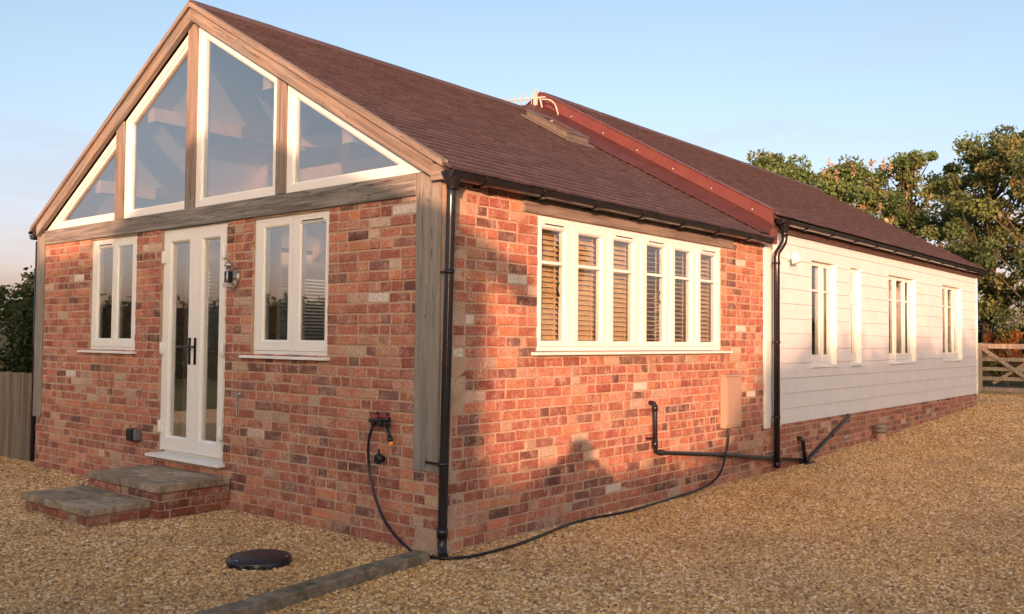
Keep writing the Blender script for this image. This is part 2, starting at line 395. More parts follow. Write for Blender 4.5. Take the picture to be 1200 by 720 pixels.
# --- gable glazing
def inset_poly(P,d):
    n=len(P); out=[]
    for k in range(n):
        a,b,c=Vector(P[k-1]),Vector(P[k]),Vector(P[(k+1)%n])
        d1=(b-a).normalized(); d2=(c-b).normalized(); n1=Vector((-d1.y,d1.x)); n2=Vector((-d2.y,d2.x))
        bis=(n1+n2); bis/= (1+n1.dot(n2)); out.append(tuple(b+bis*d))
    return out
zb=2.606; G=[]
e=.153
def rk(x): return f(x)-e
G.append([(-3.082,zb),(-1.871,zb),(-1.871,rk(-1.871)),(-3.082,rk(-3.082))])
xr=RX+(4.44-e-zb)/K
G.append([(-1.747,zb),(xr,zb),(-1.747,rk(-1.747))])
for g in list(G): G.append([(2*RX-x-.003,z) for x,z in g][::-1])
for g in G:
    mb=MB(lambda x,z,d:(x,-d,z)); dd=-.005
    I=inset_poly(g,.062); J=inset_poly(g,.080)
    mb.ring([(x,z,dd) for x,z in g],[(x,z,dd) for x,z in I],lambda p:(p[0],p[1],dd-.07))
    mb.mi=0; mb.ring([(x,z,dd-.012) for x,z in I],[(x,z,dd-.022) for x,z in J],lambda p:(p[0],p[1],dd-.06))
    w=mb.build('gable_window',[UPVC,DARK],house)
    mb=MB(lambda x,z,d:(x,-d,z)); mb.prism([(x,z,dd-.03) for x,z in J],[(x,z,dd-.036) for x,z in J]); mb.build('pane',GLASSF,w)

# --- windows
def rect(a,b,c,d,k): return [(a,k,c),(b,k,c),(b,k,d),(a,k,d)]
def window(mp,u0,u1,z0,z1,d,lights,sill,gz,bar=None,vents=(),handles=(),liner=0,head=0,split=None,sp=.008,gd=.009):
    """lights: (sash u0, sash u1, glass u0, glass u1); d = outer face of the frame"""
    mb=MB(mp); zt=z1-.028; zb_=z0+.03
    back=lambda p:(p[0],d-.07,p[2])
    mb.box(u0,u1,d-.07,d,z1-.03,z1); mb.box(u0,u1,d-.07,d,z0,z0+.032)
    edges=[u0]+[l[0] for l in lights[1:]]+[u1]
    for k,x in enumerate(edges):
        a,b=(x,x+.028) if k==0 else ((x-.028,x) if k==len(edges)-1 else (x-.014,x+.014))
        mb.box(a,b,d-.07,d-.001,z0+.0325,z1-.0305)
    if liner:
        mb.box(u0-.0,u0+.02,d+.001,liner,z0,z1); mb.box(u1-.02,u1,d+.001,liner,z0,z1); mb.box(u0+.0205,u1-.0205,d+.001,liner,z1-.02,z1)
    w=mb.build('window',UPVC,house,bevel=.002)
    for i,l in enumerate(lights):
        a=l[0]+(.030 if i==0 else .016); b=l[1]-(.030 if i==len(lights)-1 else .016)
        c0=z0+.034; c1=z1-.032
        mb=MB(mp)
        secs=[gz] if not split else split
        mb.ring(rect(a,b,c0,c1,d+sp),rect(l[2]-.012,l[3]+.012,secs[0][0]-.012,secs[-1][1]+.012,d+sp),lambda p:(p[0],d-.055,p[2]))
        mb.ring(rect(l[2]-.0118,l[3]+.0118,secs[0][0]-.0118,secs[-1][1]+.0118,d+sp-.003),rect(l[2],l[3],secs[0][0],secs[-1][1],d-gd+min(.018,gd*.6)),lambda p:(p[0],d-.05,p[2]))
        if split:
            mb.box(l[2]+.0005,l[3]-.0005,d-.05,d+sp-.001,secs[0][1],secs[1][0])
        if bar: mb.box(l[2]+.0005,l[3]-.0005,d-gd-.012,d-gd+.012 if gd<.01 else d+.002,bar-.012,bar+.012)
        s_=mb.build('sash',UPVC,w,bevel=.0015)
        mb=MB(mp); mb.box(l[2]+.001,l[3]-.001,d-gd-.004,d-gd,secs[0][0]+.001,secs[-1][1]-.001); mb.build('pane',GLASSF if mp is mapF else GLASS,w)
        if i in vents:
            mb=MB(mp); c=(l[2]+l[3])/2; h=(l[3]-l[2])*.42; mb.box(c-h,c+h,d+sp+.0005,d+sp+.006,c1-.032,c1-.024); mb.build('trickle_vent',DARK,w)
        if i in handles:
            mb=MB(mp); x=l[3]-.02; zz=(gz[0]+gz[1])/2-.02; mb.tube([(x,d-.03,zz-.06),(x-.01,d-.045,zz),(x+.004,d-.035,zz+.05)],.008,8); mb.build('handle',BLACK,w)
    if sill:
        mb=MB(mp); s0,s1,sd=sill
        mb.prism([(s0,d-.05,z0-.032),(s0,sd,z0-.032),(s0,sd,z0-.012),(s0,d-.05,z0-.002)],[(s1,d-.05,z0-.032),(s1,sd,z0-.032),(s1,sd,z0-.012),(s1,d-.05,z0-.002)])
        mb.build('sill',UPVC,w,bevel=.004)
    return w
window(mapF,-5.05,-4.10,1.31,2.43,-.03,[(-5.05,-4.575,-4.915,-4.62),(-4.575,-4.10,-4.50,-4.225)],(-5.2,-4.05,.045),(1.425,2.335),vents=(0,))
window(mapF,-2.19,-1.20,1.31,2.43,-.03,[(-2.19,-1.66,-2.055,-1.735),(-1.66,-1.20,-1.575,-1.27)],(-2.29,-1.16,.045),(1.43,2.345),vents=(1,),handles=(1,))
lt=[(1.053,1.49,1.115,1.40),(1.49,2.01,1.598,1.92),(2.01,2.525,2.11,2.415),(2.525,3.05,2.65,2.955),(3.05,3.555,3.155,3.455),(3.555,4.07,3.655,3.965)]
window(mapS,1.053,4.072,1.365,2.408,-.012,lt,(.98,4.23,.05),(1.445,2.312),bar=2.052,vents=(0,2,3,5),handles=(0,3))
def wing(u0,u1,glass,split=None):
    a=u0+.02;b=u1-.02; n=len(glass)
    cut=[a]+[(glass[i][1]+glass[i+1][0])/2 for i in range(n-1)]+[b]
    L=[(cut[i],cut[i+1],*glass[i]) for i in range(n)]
    window(mapS,a,b,1.175,2.455,-.052,L,(u0-.01,u1+.01,.028),(1.30,2.395),bar=None if split else 2.095,vents=(n-2,) if n>1 else (),split=split,sp=.004,gd=.006)
    mb=MB(mapS); mb.box(u0,u0+.0195,-.13,.004,1.176,2.475); mb.box(u1-.0195,u1,-.13,.004,1.176,2.475); mb.box(u0+.02,u1-.02,-.13,.004,2.456,2.475); mb.build('window_casing',UPVC,house)
wing(6.42,7.27,[(6.50,6.82),(6.97,7.20)]); wing(7.77,8.19,[(7.855,8.105)],[(1.30,1.975),(2.15,2.395)]); wing(9.33,10.67,[(9.40,9.73),(9.88,10.17),(10.31,10.58)]); wing(12.16,13.45,[(12.23,12.60),(12.72,13.01),(13.13,13.38)])
window(mapL,1.2,4.3,1.25,2.38,-.04,[(1.2,2.2,1.3,2.1),(2.2,3.3,2.3,3.2),(3.3,4.3,3.4,4.2)],(1.15,4.35,.04),(1.33,2.30))
# --- french door
dr=MB(mapF); d=-.03
dr.box(-3.645,-2.565,d-.08,d,2.392,2.442); dr.box(-3.645,-3.60,d-.08,d,.40,2.3915); dr.box(-2.61,-2.565,d-.08,d,.40,2.3915); dr.box(-3.6,-2.61,d-.08,d-.02,.36,.40)
door=dr.build('french_door',UPVC,house,bevel=.003)
for (a,b,ga,gb,hx) in ((-3.597,-3.092,-3.50,-3.185,-3.135),(-3.088,-2.613,-2.965,-2.70,-3.045)):
    mb=MB(mapF); mb.ring(rect(a,b,.41,2.388,d+.016),rect(ga-.014,gb+.014,.525,2.325,d+.016),lambda p:(p[0],d-.055,p[2]))
    mb.ring(rect(ga-.0138,gb+.0138,.5252,2.3248,d+.011),rect(ga,gb,.54,2.31,d-.004),lambda p:(p[0],d-.05,p[2]))
    leaf=mb.build('door_leaf',UPVC,door,bevel=.002)
    mb=MB(mapF); mb.box(ga+.001,gb-.001,d-.026,d-.022,.541,2.309); mb.build('pane',GLASSF,door)
    mb=MB(mapF); mb.box(hx-.016,hx+.016,d+.0165,d+.026,1.20,1.44)
    sg=-1 if hx<-3.1 else 1
    mb.tube([(hx,d+.02,1.36),(hx,d+.06,1.36),(hx-.015,d+.066,1.36),(hx-.125 if sg<0 else hx-.09,d+.064,1.358)],.0095,8); mb.build('handle',BLACK,door,bevel=.003)
    hxx=a+.0 if sg<0 else b
    for hz in (.62,1.34,2.18):
        mb=MB(mapF); mb.box(hxx-.03,hxx+.03,d+.0165,d+.034,hz-.05,hz+.05); mb.tube([(hxx,d+.03,hz-.06),(hxx,d+.03,hz+.06)],.011,8); mb.build('hinge',UPVC,door)
mb=MB(mapF); mb.box(-3.094,-3.086,d+.0165,d+.022,.42,2.38); mb.build('meeting_bead',UPVC,door)
mb=MB(mapF); mb.prism([(-3.73,-.05,.345),(-3.73,.07,.345),(-3.73,.07,.368),(-3.73,-.05,.385)],[(-2.53,-.05,.345),(-2.53,.07,.345),(-2.53,.07,.368),(-2.53,-.05,.385)]); mb.build('sill',UPVC,door,bevel=.004)
# --- side window lintel
mb=MB(mapS); mb.box(.872,4.318,-.1,.012,2.414,2.522); mb.build('lintel',OAKY,house,bevel=.006)
# --- roofs
def roof(name, zr, y0, y1, x_eave):
    mb=MB(); L=math.hypot(1,K); ca,sa=1/L,K/L
    for sg in (1,-1):
        run=abs(x_eave-RX); SL=run*L
        def P(y,s,h): # s along slope from eave, h normal offset
            xr_=run-s*ca; return (RX+sg*(xr_+h*sa), y, zr-K*xr_+h*ca-.02)
        mb.colr=(.05,.035,.033)
        mb.prism([P(y0+.03,0,-.05),P(y1-.03,0,-.05),P(y1-.03,SL,-.05),P(y0+.03,SL,-.05)],[P(y0+.03,.02,.001),P(y1-.03,.02,.001),P(y1-.03,SL,.001),P(y0+.03,SL,.001)])
        g=.104; n=int(SL/g)+1; tw=.168
        for i in range(n):
            s0=i*g-.02; s1=min(s0+g+.03,SL)
            y=y0-(tw/2 if i%2 else 0)
            while y<y1-.005:
                a=max(y,y0)+.0012; b=min(y+tw,y1)-.0012; y+=tw
                if b-a<.02: continue
                jj=random.uniform(.88,1.12); base=random.choice(((.118,.088,.098),(.110,.083,.093),(.126,.094,.102),(.114,.083,.090))); mb.colr=tuple(q*jj for q in base)
                h0=.025+random.uniform(-.002,.003); h1=.006; ds=random.uniform(-.003,.003)
                q=[mb.pt(P(a,s0+ds,h0)),mb.pt(P(b,s0+ds+random.uniform(-.002,.002),h0+random.uniform(-.001,.001))),mb.pt(P(b,s1,h1)),mb.pt(P(a,s1,h1))]
                r=[mb.pt(P(a,s0+ds,h0-.020)),mb.pt(P(b,s0+ds,h0-.020)),mb.pt(P(b,s1,h1-.006)),mb.pt(P(a,s1,h1-.006))]
                mb.face(q); mb.colr=tuple(x_*.72 for x_ in mb.colr); mb.face((r[0],r[1],q[1],q[0])); mb.face((r[1],r[2],q[2],q[1])); mb.face((r[3],r[0],q[0],q[3]))  # tile edges coloured darker, standing in for shade in the lap gaps
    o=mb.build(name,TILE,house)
    y=y0+.0; k=0
    mb=MB()
    while y<y1-.01:                                                # ridge tiles
        b=min(y+.44,y1); jj=random.uniform(.85,1.1); mb.colr=(.095*jj,.072*jj,.08*jj)
        pr=[(.13,-.075),(.075,-.025),(.03,.004),(0,.012),(-.03,.004),(-.075,-.025),(-.13,-.075)]
        A=[(RX+x,y+.003,zr+z+.02) for x,z in pr]; B=[(RX+x,b-.003,zr+z+.02+.002*k) for x,z in pr]
        A+= [(RX+x*.9,y+.003,zr+z+.004) for x,z in pr[::-1]]; B+=[(RX+x*.9,b-.003,zr+z+.004) for x,z in pr[::-1]]
        mb.prism(A,B); y=b; k=1-k
    mb.build('ridge_tile_row',TILE,o)
    return o
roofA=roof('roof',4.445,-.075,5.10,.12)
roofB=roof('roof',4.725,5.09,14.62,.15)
# flashing at the step between the two roofs
fb=lambda x:4.725-K*abs(x-RX)
for sg in (1,-1):
    xe=RX+sg*3.24
    mb=MB(); mb.prism([(RX,5.045,fb(RX)+.012),(xe,5.045,fb(xe)+.012),(xe,5.045,fb(xe)-.150),(RX,5.045,fb(RX)-.150)],[(RX,5.085,fb(RX)+.012),(xe,5.085,fb(xe)+.012),(xe,5.085,fb(xe)-.150),(RX,5.085,fb(RX)-.150)])
    mb.prism([(RX,5.03,fb(RX)+.026),(xe,5.03,fb(xe)+.026),(xe,5.03,fb(xe)+.013),(RX,5.03,fb(RX)+.013)],[(RX,5.13,fb(RX)+.026),(xe,5.13,fb(xe)+.026),(xe,5.13,fb(xe)+.013),(RX,5.13,fb(RX)+.013)])
    if sg>0: mb.box(.02,.125,5.046,5.16,2.53,2.69)
    fl=mb.build('verge_flashing',REDM,house)
    mb=MB(); ap=lambda x,h:4.445-K*abs(x-RX)+h
    xs2=RX+sg*3.22
    mb.prism([(RX,4.58,ap(RX,.026)),(RX,5.064,ap(RX,.15)),(RX,5.064,ap(RX,.02)),(RX,4.58,ap(RX,.014))],[(xs2,4.84,ap(xs2,.026)),(xs2,5.064,ap(xs2,.15)),(xs2,5.064,ap(xs2,.02)),(xs2,4.84,ap(xs2,.014))])
    mb.build('apron_flashing',REDD,house)
    if sg>0:
        for k in range(6):
            x=RX+.5+k*.5; mb=MB()
            mb.lathe((x,5.044,fb(x)-.10),[(.013,0),(.013,.006),(.006,.010),(0,.010)],8,(0,-1,0)); mb.build('fixing_screw',STEEL,fl); mb=MB()
            y=4.80+.02*k; mb.lathe((x-.2,y+.04,ap(x-.2,.075)),[(.013,0),(.013,.006),(0,.008)],8,(K,0,1)); mb.build('fixing_screw',STEEL,fl)
# rooflight
sl=MB(); fA=lambda x,h:4.445-K*abs(x-RX)+h
def slab(mb,x0,x1,y0,y1,h0,h1): mb.prism([(x0,y0,fA(x0,h0)),(x1,y0,fA(x1,h0)),(x1,y1,fA(x1,h0)),(x0,y1,fA(x0,h0))],[(x0,y0,fA(x0,h1)),(x1,y0,fA(x1,h1)),(x1,y1,fA(x1,h1)),(x0,y1,fA(x0,h1))])
slab(sl,-2.56,-1.86,3.95,4.50,.005,.026); slab(sl,-2.51,-1.92,4.0,4.45,.027,.09)
sky=sl.build('rooflight',LEAD,house,bevel=.004)
mb=MB(); slab(mb,-2.52,-1.91,3.995,4.05,.091,.108); slab(mb,-2.52,-1.91,4.40,4.455,.091,.108); slab(mb,-1.97,-1.91,4.051,4.399,.091,.108); slab(mb,-2.52,-2.46,4.051,4.399,.091,.108); mb.build('frame',simple('brown_aluminium',(.10,.085,.07),.4),sky)
mb=MB(); slab(mb,-2.459,-1.971,4.052,4.398,.092,.099); mb.build('pane',simple('dark_glass',(.02,.022,.025),.05,.05,4,0,.6),sky)
# --- gutters and pipes
def gutter(name,x,z,y0,y1,ends=True):
    mb=MB(); n=10; r=.056; A=[];B=[]
    for k in range(n+1):
        a=math.pi+math.pi*k/n; A.append((x+r*math.cos(a),z+r*math.sin(a)))
    for k in range(n,-1,-1):
        a=math.pi+math.pi*k/n; A.append((x+(r-.005)*math.cos(a),z+.001+(r-.005)*math.sin(a)))
    mb.prism([(p,y0,q) for p,q in A],[(p,y1,q) for p,q in A])
    for ye in (y0,y1):
        pts=[(x+(r+.004)*math.cos(math.pi+math.pi*k/n),z+(r+.004)*math.sin(math.pi+math.pi*k/n)) for k in range(n+1)]
        mb.prism([(p,ye-.012,q+.003) for p,q in pts],[(p,ye+.012,q+.003) for p,q in pts])
    return mb.build(name,BLACK,house)
def brackets(gt,x,z,ys):
    for y in ys:
        mb=MB(); pts=[]
        for k in range(11):
            a=math.pi+math.pi*k/10; pts.append((x+.067*math.cos(a),z+.067*math.sin(a)))
        for k in range(10,-1,-1):
            a=math.pi+math.pi*k/10; pts.append((x+.0575*math.cos(a),z+.0575*math.sin(a)))
        mb.prism([(p,y-.022,q) for p,q in pts],[(p,y+.022,q) for p,q in pts]); mb.box(x-.075,x-.0615,y-.03,y+.03,z-.07,z+.01); mb.build('bracket',BLACK,gt)
g1=gutter('gutter',.105,2.572,-.05,4.98); brackets(g1,.105,2.572,[.30,.95,1.65,2.35,3.05,3.75,4.45])
mb=MB(); mb.lathe((.098,-.005,2.575),[(.066,0),(.06,-.05),(.045,-.085),(.04,-.12)],16); mb.build('outlet',BLACK,g1)
g2=gutter('gutter',.135,2.815,5.22,14.62); brackets(g2,.135,2.815,[5.9+.82*k for k in range(11)])
mb=MB(); mb.lathe((.135,5.33,2.812),[(.067,0),(.06,-.05),(.045,-.085),(.04,-.12)],16); mb.build('outlet',BLACK,g2)
g3=gutter('gutter',-6.345,2.572,-.04,5.0)
mb=MB(); mb.box(.013,.045,.02,5.04,2.524,2.60); mb.build('fascia',FASC,house)
mb=MB(); mb.box(.016,.06,5.2,14.6,2.70,2.815); mb.build('fascia',FASC,house)
def pipe(name,path,r=.034,clips=(),shoe=None,mp=None,collars=()):
    mb=MB(); mb.tube(path,r,16)
    for c,dv in collars: mb.lathe(c,[(r+.001,-.03),(r+.006,-.03),(r+.006,.03),(r+.001,.03)],16,dv)
    o=mb.build(name,BLACK,house)
    for c,a in clips:
        mb=MB(); mb.lathe(c,[(r+.0005,-.014),(r+.005,-.014),(r+.005,.014),(r+.0005,.014)],16,(0,0,1)); mb.box(*a); mb.build('bracket',BLACK,o)
    return o
pipe('downpipe',[(.092,-.008,2.52),(.091,-.008,2.40),(.066,-.03,.14),(.07,-.035,.08),(.09,-.05,.045),(.12,-.075,.03)],.032,
     [((.066,-.03,.62),(-.09,.06,-.045,-.035,.612,.628)),((.0855,-.013,1.9),(-.0,.07,-.012,-.006,1.892,1.908))],collars=[((.066,-.03,.17),(0,0,1))])
pipe('downpipe',[(.135,5.33,2.72),(.135,5.33,2.60),(.128,5.325,2.56),(.10,5.30,2.50),(.075,5.275,2.45),(.07,5.27,2.40),(.07,5.27,.06)],.034,
     [((.07,5.27,2.33),(.0,.07,5.30,5.36,2.325,2.335)),((.07,5.27,1.45),(.0,.07,5.30,5.37,1.445,1.455)),((.07,5.27,.62),(.0,.07,5.30,5.37,.615,.625))],collars=[((.07,5.27,.10),(0,0,1)),((.135,5.33,2.66),(0,0,1))])
pipe('downpipe',[(-6.33,.02,2.5),(-6.33,.02,.05)],.03)
wp=pipe('waste_pipe',[(-.02,2.69,.895),(.03,2.69,.895),(.05,2.69,.885),(.055,2.69,.865),(.055,2.70,.50),(.055,2.71,.465),(.055,2.74,.452),(.055,4.2,.295),(.05,5.2,.165),(.05,6.05,.07)],.021,
     collars=[((.055,2.695,.53),(0,0,1)),((.055,2.80,.445),(0,1,-.1)),((.053,4.0,.315),(0,1,-.1)),((.055,2.69,.85),(0,0,1))])
mb=MB(); mb.box(0,.05,2.62,2.69,.575,.59); mb.build('bracket',BLACK,wp)
pipe('waste_pipe',[(-.02,6.03,.325),(.03,6.03,.325),(.05,6.035,.31),(.055,6.04,.29),(.055,6.10,.05)],.024)
pipe('waste_pipe',[(-.02,7.62,.505),(.04,7.61,.505),(.055,7.55,.49),(.055,6.2,.075),(.055,6.14,.05)],.021,collars=[((.055,6.95,.303),(0,1,.32))])
mb=MB(); mb.box(.0,.12,6.02,6.26,.012,.045); mb.build('gully_cover',BLACK,house,bevel=.006)

# ================================================================== things on the walls
lamp=thing('wall_lantern','brushed steel lantern on a round wall plate between the french door and right front window','wall lamp',(-2.41,0,1.96))
mb=MB(); mb.lathe((-2.41,0,1.955),[(.055,.0),(.055,.012),(.048,.02),(.02,.024),(.015,.03),(.012,.075)],20,(0,-1,0)); mb.build('wall_plate',CHROME,lamp)
mb=MB(); mb.box(-2.435,-2.375,-.115,-.045,1.865,1.90); mb.box(-2.395,-2.375,-.07,-.02,1.88,1.93); mb.build('bracket',simple('lantern_grey',(.45,.44,.40),.4),lamp,bevel=.003)
mb=MB(); mb.lathe((-2.405,-.08,1.90),[(.0,0),(.024,0),(.024,.06),(.021,.065),(.021,.14),(0,.14)],18); mb.build('body',CHROME,lamp)
mb=MB(); mb.box(-2.437,-2.424,-.1,-.06,1.905,2.0); mb.box(-2.385,-2.372,-.1,-.06,1.905,2.0); mb.build('sensor',BLACK,lamp)
mb=MB(); mb.lathe((-2.405,-.08,2.041),[(.0,0),(.038,0),(.037,.012),(.03,.028),(.016,.038),(0,.041)],20); mb.build('cap',CHROME,lamp)
sk=thing('outdoor_socket','black weatherproof socket box low on the front wall left of the french door','socket',(-4.0,0,.515))
mb=MB(); mb.box(-4.085,-3.975,-.075,-.004,.455,.575); mb.build('cover',BLACK,sk,bevel=.012)
mb=MB(); mb.box(-3.974,-3.92,-.06,-.004,.465,.57); mb.build('back_box',simple('grey_plastic',(.16,.16,.17),.5),sk,bevel=.006)
mt=thing('meter_cupboard','beige meter cupboard hung on the sunlit brick side wall','meter box',(0,4.22,.575))
mb=MB(); mb.box(.002,.066,4.05,4.40,.575,1.10); mb.build('box',BEIGE,mt,bevel=.004)
mb=MB(); mb.box(.0665,.074,4.065,4.388,.60,1.07); dp=mb.build('door',BEIGE,mt,bevel=.003)
mb=MB(); mb.lathe((.0745,4.09,.83),[(.010,0),(.010,.004),(0,.005)],10,(1,0,0)); mb.build('lock',STEEL,dp)
mb=MB(); mb.prism([(.002,4.04,1.1005),(.085,4.04,1.1005),(.08,4.04,1.112),(.002,4.04,1.12)],[(.002,4.41,1.1005),(.085,4.41,1.1005),(.08,4.41,1.112),(.002,4.41,1.12)]); mb.build('lid',BEIGE,mt)
sp=thing('spotlight','small white domed spotlight on the boarded wall beside the white wing downpipe','spotlight',(.014,5.72,2.42))
mb=MB(); mb.lathe((.012,5.72,2.44),[(.04,0),(.04,.02),(.015,.028),(.013,.06)],16,(1,0,0)); mb.build('base',UPVC,sp)
mb=MB(); mb.lathe((.085,5.725,2.46),[(.0,.03),(.03,.025),(.045,.0),(.05,-.05),(.058,-.10),(.05,-.10),(.043,-.05),(0,-.04)],18,(-.3,-.1,1)); mb.build('shade',UPVC,sp)
tap=thing('garden_tap','twin garden tap with red levers above the coiled hose on the front wall','tap',(-.53,0,.87))
mb=MB(); mb.tube([(-.64,-.05,.865),(-.44,-.05,.885)],.016,10); mb.tube([(-.54,0,.88),(-.54,-.05,.876)],.014,10)
for x in (-.60,-.53,-.46): mb.tube([(x,-.05,.87),(x,-.05,.83)],.016,10); mb.lathe((x,-.05,.845),[(.021,-.012),(.021,.012)],10)
mb.build('valve_body',BLACK,tap)
RED=simple('red_plastic',(.38,.04,.05),.4)
for x in (-.585,-.485): mb=MB(); mb.box(x-.035,x+.035,-.062,-.045,.895,.909); mb.build('lever',RED,tap,bevel=.003)
for x in (-.57,-.465): mb=MB(); mb.lathe((x,-.045,.905),[(.010,0),(.013,.014),(.009,.028),(0,.03)],10); mb.build('knob',BLACK,tap)
sh=thing('short_hose','short black hose tail with an orange connector hanging from the garden tap','hose',(-.46,-.05,.83))
mb=MB(); mb.tube([(-.46,-.05,.832),(-.452,-.055,.815),(-.435,-.06,.79),(-.42,-.062,.765)],.013,10); mb.build('tube',BLACK,sh)
mb=MB(); mb.lathe((-.42,-.062,.765),[(.015,0),(.02,.004),(.02,.03),(.016,.034)],12,(.35,-.05,-1)); mb.build('collar',BLACK,sh)
mb=MB(); mb.lathe((-.408,-.064,.732),[(.017,0),(.018,.02),(.014,.03),(0,.03)],12,(.35,-.05,-1)); mb.build('connector',simple('orange_plastic',(.85,.33,.10),.4),sh)
st=thing('pipe_stub','small black capped pipe stub under the garden tap','pipe',(-.555,0,.60))
mb=MB(); mb.lathe((-.555,0,.60),[(.024,0),(.024,.03),(.036,.03),(.036,.055),(.02,.06),(0,.06)],12,(0,-1,0)); mb.box(-.56,-.55,-.045,-.035,.636,.67); mb.build('cap',BLACK,st)
hs=MB(); H=[(-.60,-.05,.83),(-.615,-.06,.80),(-.635,-.065,.72),(-.638,-.065,.62),(-.62,-.065,.50),(-.565,-.07,.36),(-.46,-.08,.21),(-.33,-.09,.11),(-.20,-.10,.05),(-.08,-.12,.022),(.05,-.10,.02),(.16,-.03,.018),(.22,.1,.018),(.23,.3,.018),(.22,.6,.02),(.15,1.0,.02),(.075,1.35,.018),(.07,1.7,.018),(.12,2.1,.018),(.10,2.6,.018),(.07,3.0,.018),(.075,3.4,.03),(.08,3.7,.07),(.085,3.9,.16),(.08,4.02,.32),(.06,4.11,.46),(.05,4.14,.575)]
def smooth(P,n=6):
    P=[Vector(p) for p in P]; out=[]
    for i in range(len(P)-1):
        a=P[max(i-1,0)];b=P[i];c=P[i+1];d_=P[min(i+2,len(P)-1)]
        for k in range(n):
            t=k/n; out.append(.5*((2*b)+(c-a)*t+(2*a-5*b+4*c-d_)*t*t+(3*b-a-3*c+d_)*t**3))
    out.append(P[-1]); return out
hs.tube(smooth(H),.0105,8)
tag(hs.build('garden_hose',BLACK,None,(-.60,-.05,0)),'long black hose looping from the garden tap along the wall foot to the meter cupboard','hose')
for (x,z0,z1,lb) in ((-3.96,.79,.94,'small metal hook hanging on the brickwork left of the french door'),(-2.325,.80,.975,'small metal hook hanging on the brickwork right of the french door')):
    mb=MB(); mb.lathe((x,0,z1),[(.014,0),(.014,.01),(.006,.012),(.006,.03)],10,(0,-1,0)); mb.tube([(x,-.028,z1),(x,-.028,z0),(x+.012,-.034,z0-.015),(x+.022,-.045,z0)],.005,8)
    tag(mb.build('cabin_hook',STEEL,None,(x,0,z0)),lb,'hook')
ae=thing('roof_aerial','white spiky television aerial fixed on the ridge beside the rooflight','aerial',(-3.2,4.98,4.5))
WHT=simple('pale_aluminium',(.46,.43,.39),.4)
mb=MB(); B0=Vector((-2.95,4.93,4.63)); B1=Vector((-3.72,4.72,4.63)); dv=(B1-B0)
mb.tube([B0,B1],.011,8); mb.build('boom',WHT,ae)
for k in range(8):
    p=B0+dv*(.25+.1*k); mb=MB(); sd=Vector((-dv.y,dv.x,0)).normalized()*.02; mb.tube([p+Vector((0,0,-.09+.005*k)),p+Vector((0,0,.09-.005*k))],.005,6); mb.build('element',WHT,ae)
mb=MB(); p=B0+dv*.18; mb.box(p.x-.03,p.x+.03,p.y-.01,p.y+.01,p.z-.1,p.z+.1); mb.build('reflector',WHT,ae)
mb=MB(); mb.tube(smooth([B0+dv*.08+Vector((0,0,-.03)),B0+Vector((.06,.0,-.05)),B0+Vector((.14,.02,-.12)),B0+Vector((.17,.05,-.25)),B0+Vector((.16,.09,-.3))]),.010,8); mb.tube([B0+dv*.1,B0+dv*.1+Vector((0,.11,-.3))],.011,8); mb.build('bracket_arm',WHT,ae)

# ================================================================== inside: blinds and curtains seen through the glass
def blind(y0,y1,z0,z1,tilt,label,drop=1.0):
    b=thing('venetian_blind',label,'blind',(-.16,(y0+y1)/2,z0),'timber blinds behind the side window')
    mb=MB(); z=z1-.05
    while z>z0:
        c,s=math.cos(tilt)*.024,math.sin(tilt)*.024
        mb.prism([(-.125-c,y0,z-s),(-.125+c,y0,z+s),(-.125+c+.001,y0,z+s+.003),(-.125-c+.001,y0,z-s+.003)],[(-.125-c,y1,z-s),(-.125+c,y1,z+s),(-.125+c+.001,y1,z+s+.003),(-.125-c+.001,y1,z-s+.003)]); z-=.042
    mb.build('slats',SLAT,b)
    mb=MB(); mb.box(-.155,-.095,y0,y1,z1-.045,z1); mb.build('headrail',SLAT,b)
    mb=MB()
    for y in (y0+.07,y1-.07): mb.box(-.097,-.095,y-.006,y+.006,z0,z1-.05)
    mb.build('ladder_tape',SLAT,b)
NM=['leftmost pane of the side window','second pane from left of the side window','third pane from left of the side window','fourth pane from left of the side window','fifth pane from left of the side window','rightmost pane of the side window']
for i,l in enumerate(lt):
    tl=R((-50,-50,-46,-12,-18,-34)[i])
    st_='nearly closed' if i<3 else ('open' if i<5 else 'half open')
    blind(l[0]+.03,l[1]-.03,1.40,2.40,tl,f'{st_} brown blind behind the {NM[i]}')
WSLAT=simple('white_blind_slat',(.72,.71,.68),.5,.05)
bl=thing('venetian_blind','pale slatted blind on the far window glimpsed through the french door and right front window','blind',(-5.88,2.75,1.28))
mb=MB(); z=2.36
while z>1.28:
    mb.prism([(-5.90,1.15,z-.011),(-5.86,1.15,z+.011),(-5.859,1.15,z+.014),(-5.899,1.15,z-.008)],[(-5.90,4.35,z-.011),(-5.86,4.35,z+.011),(-5.859,4.35,z+.014),(-5.899,4.35,z-.008)]); z-=.046
mb.build('slats',WSLAT,bl); mb=MB(); mb.box(-5.905,-5.85,1.12,4.38,2.38,2.43); mb.build('headrail',WSLAT,bl)
def curtain(y0,y1,c,label):
    t=MB(); m=simple('curtain_cloth',c,.9,.12,20,.1,.1); n=int((y1-y0)/.02)+2; prev=None; t.sm=True
    for k in range(n):
        y=y0+(y1-y0)*k/(n-1); x=-.42+.028*math.sin(y*62)+.01*math.sin(y*23)
        r=[t.pt((x,y,.8)),t.pt((x,y,2.42)),t.pt((x-.006,y,2.42)),t.pt((x-.006,y,.8))]
        if prev:
            for q in range(4): t.face((prev[q],r[q],r[(q+1)%4],prev[(q+1)%4]))
        prev=r
    tag(t.build('curtain',m,None,(-.3,y0,.8)),label,'curtain','curtains behind the boarded wall windows')
curtain(6.36,6.78,(.36,.29,.23),'grey brown curtain in the left half of the two light boarded wall window')
curtain(6.90,7.32,(.44,.29,.19),'tan curtain in the right half of the two light boarded wall window')
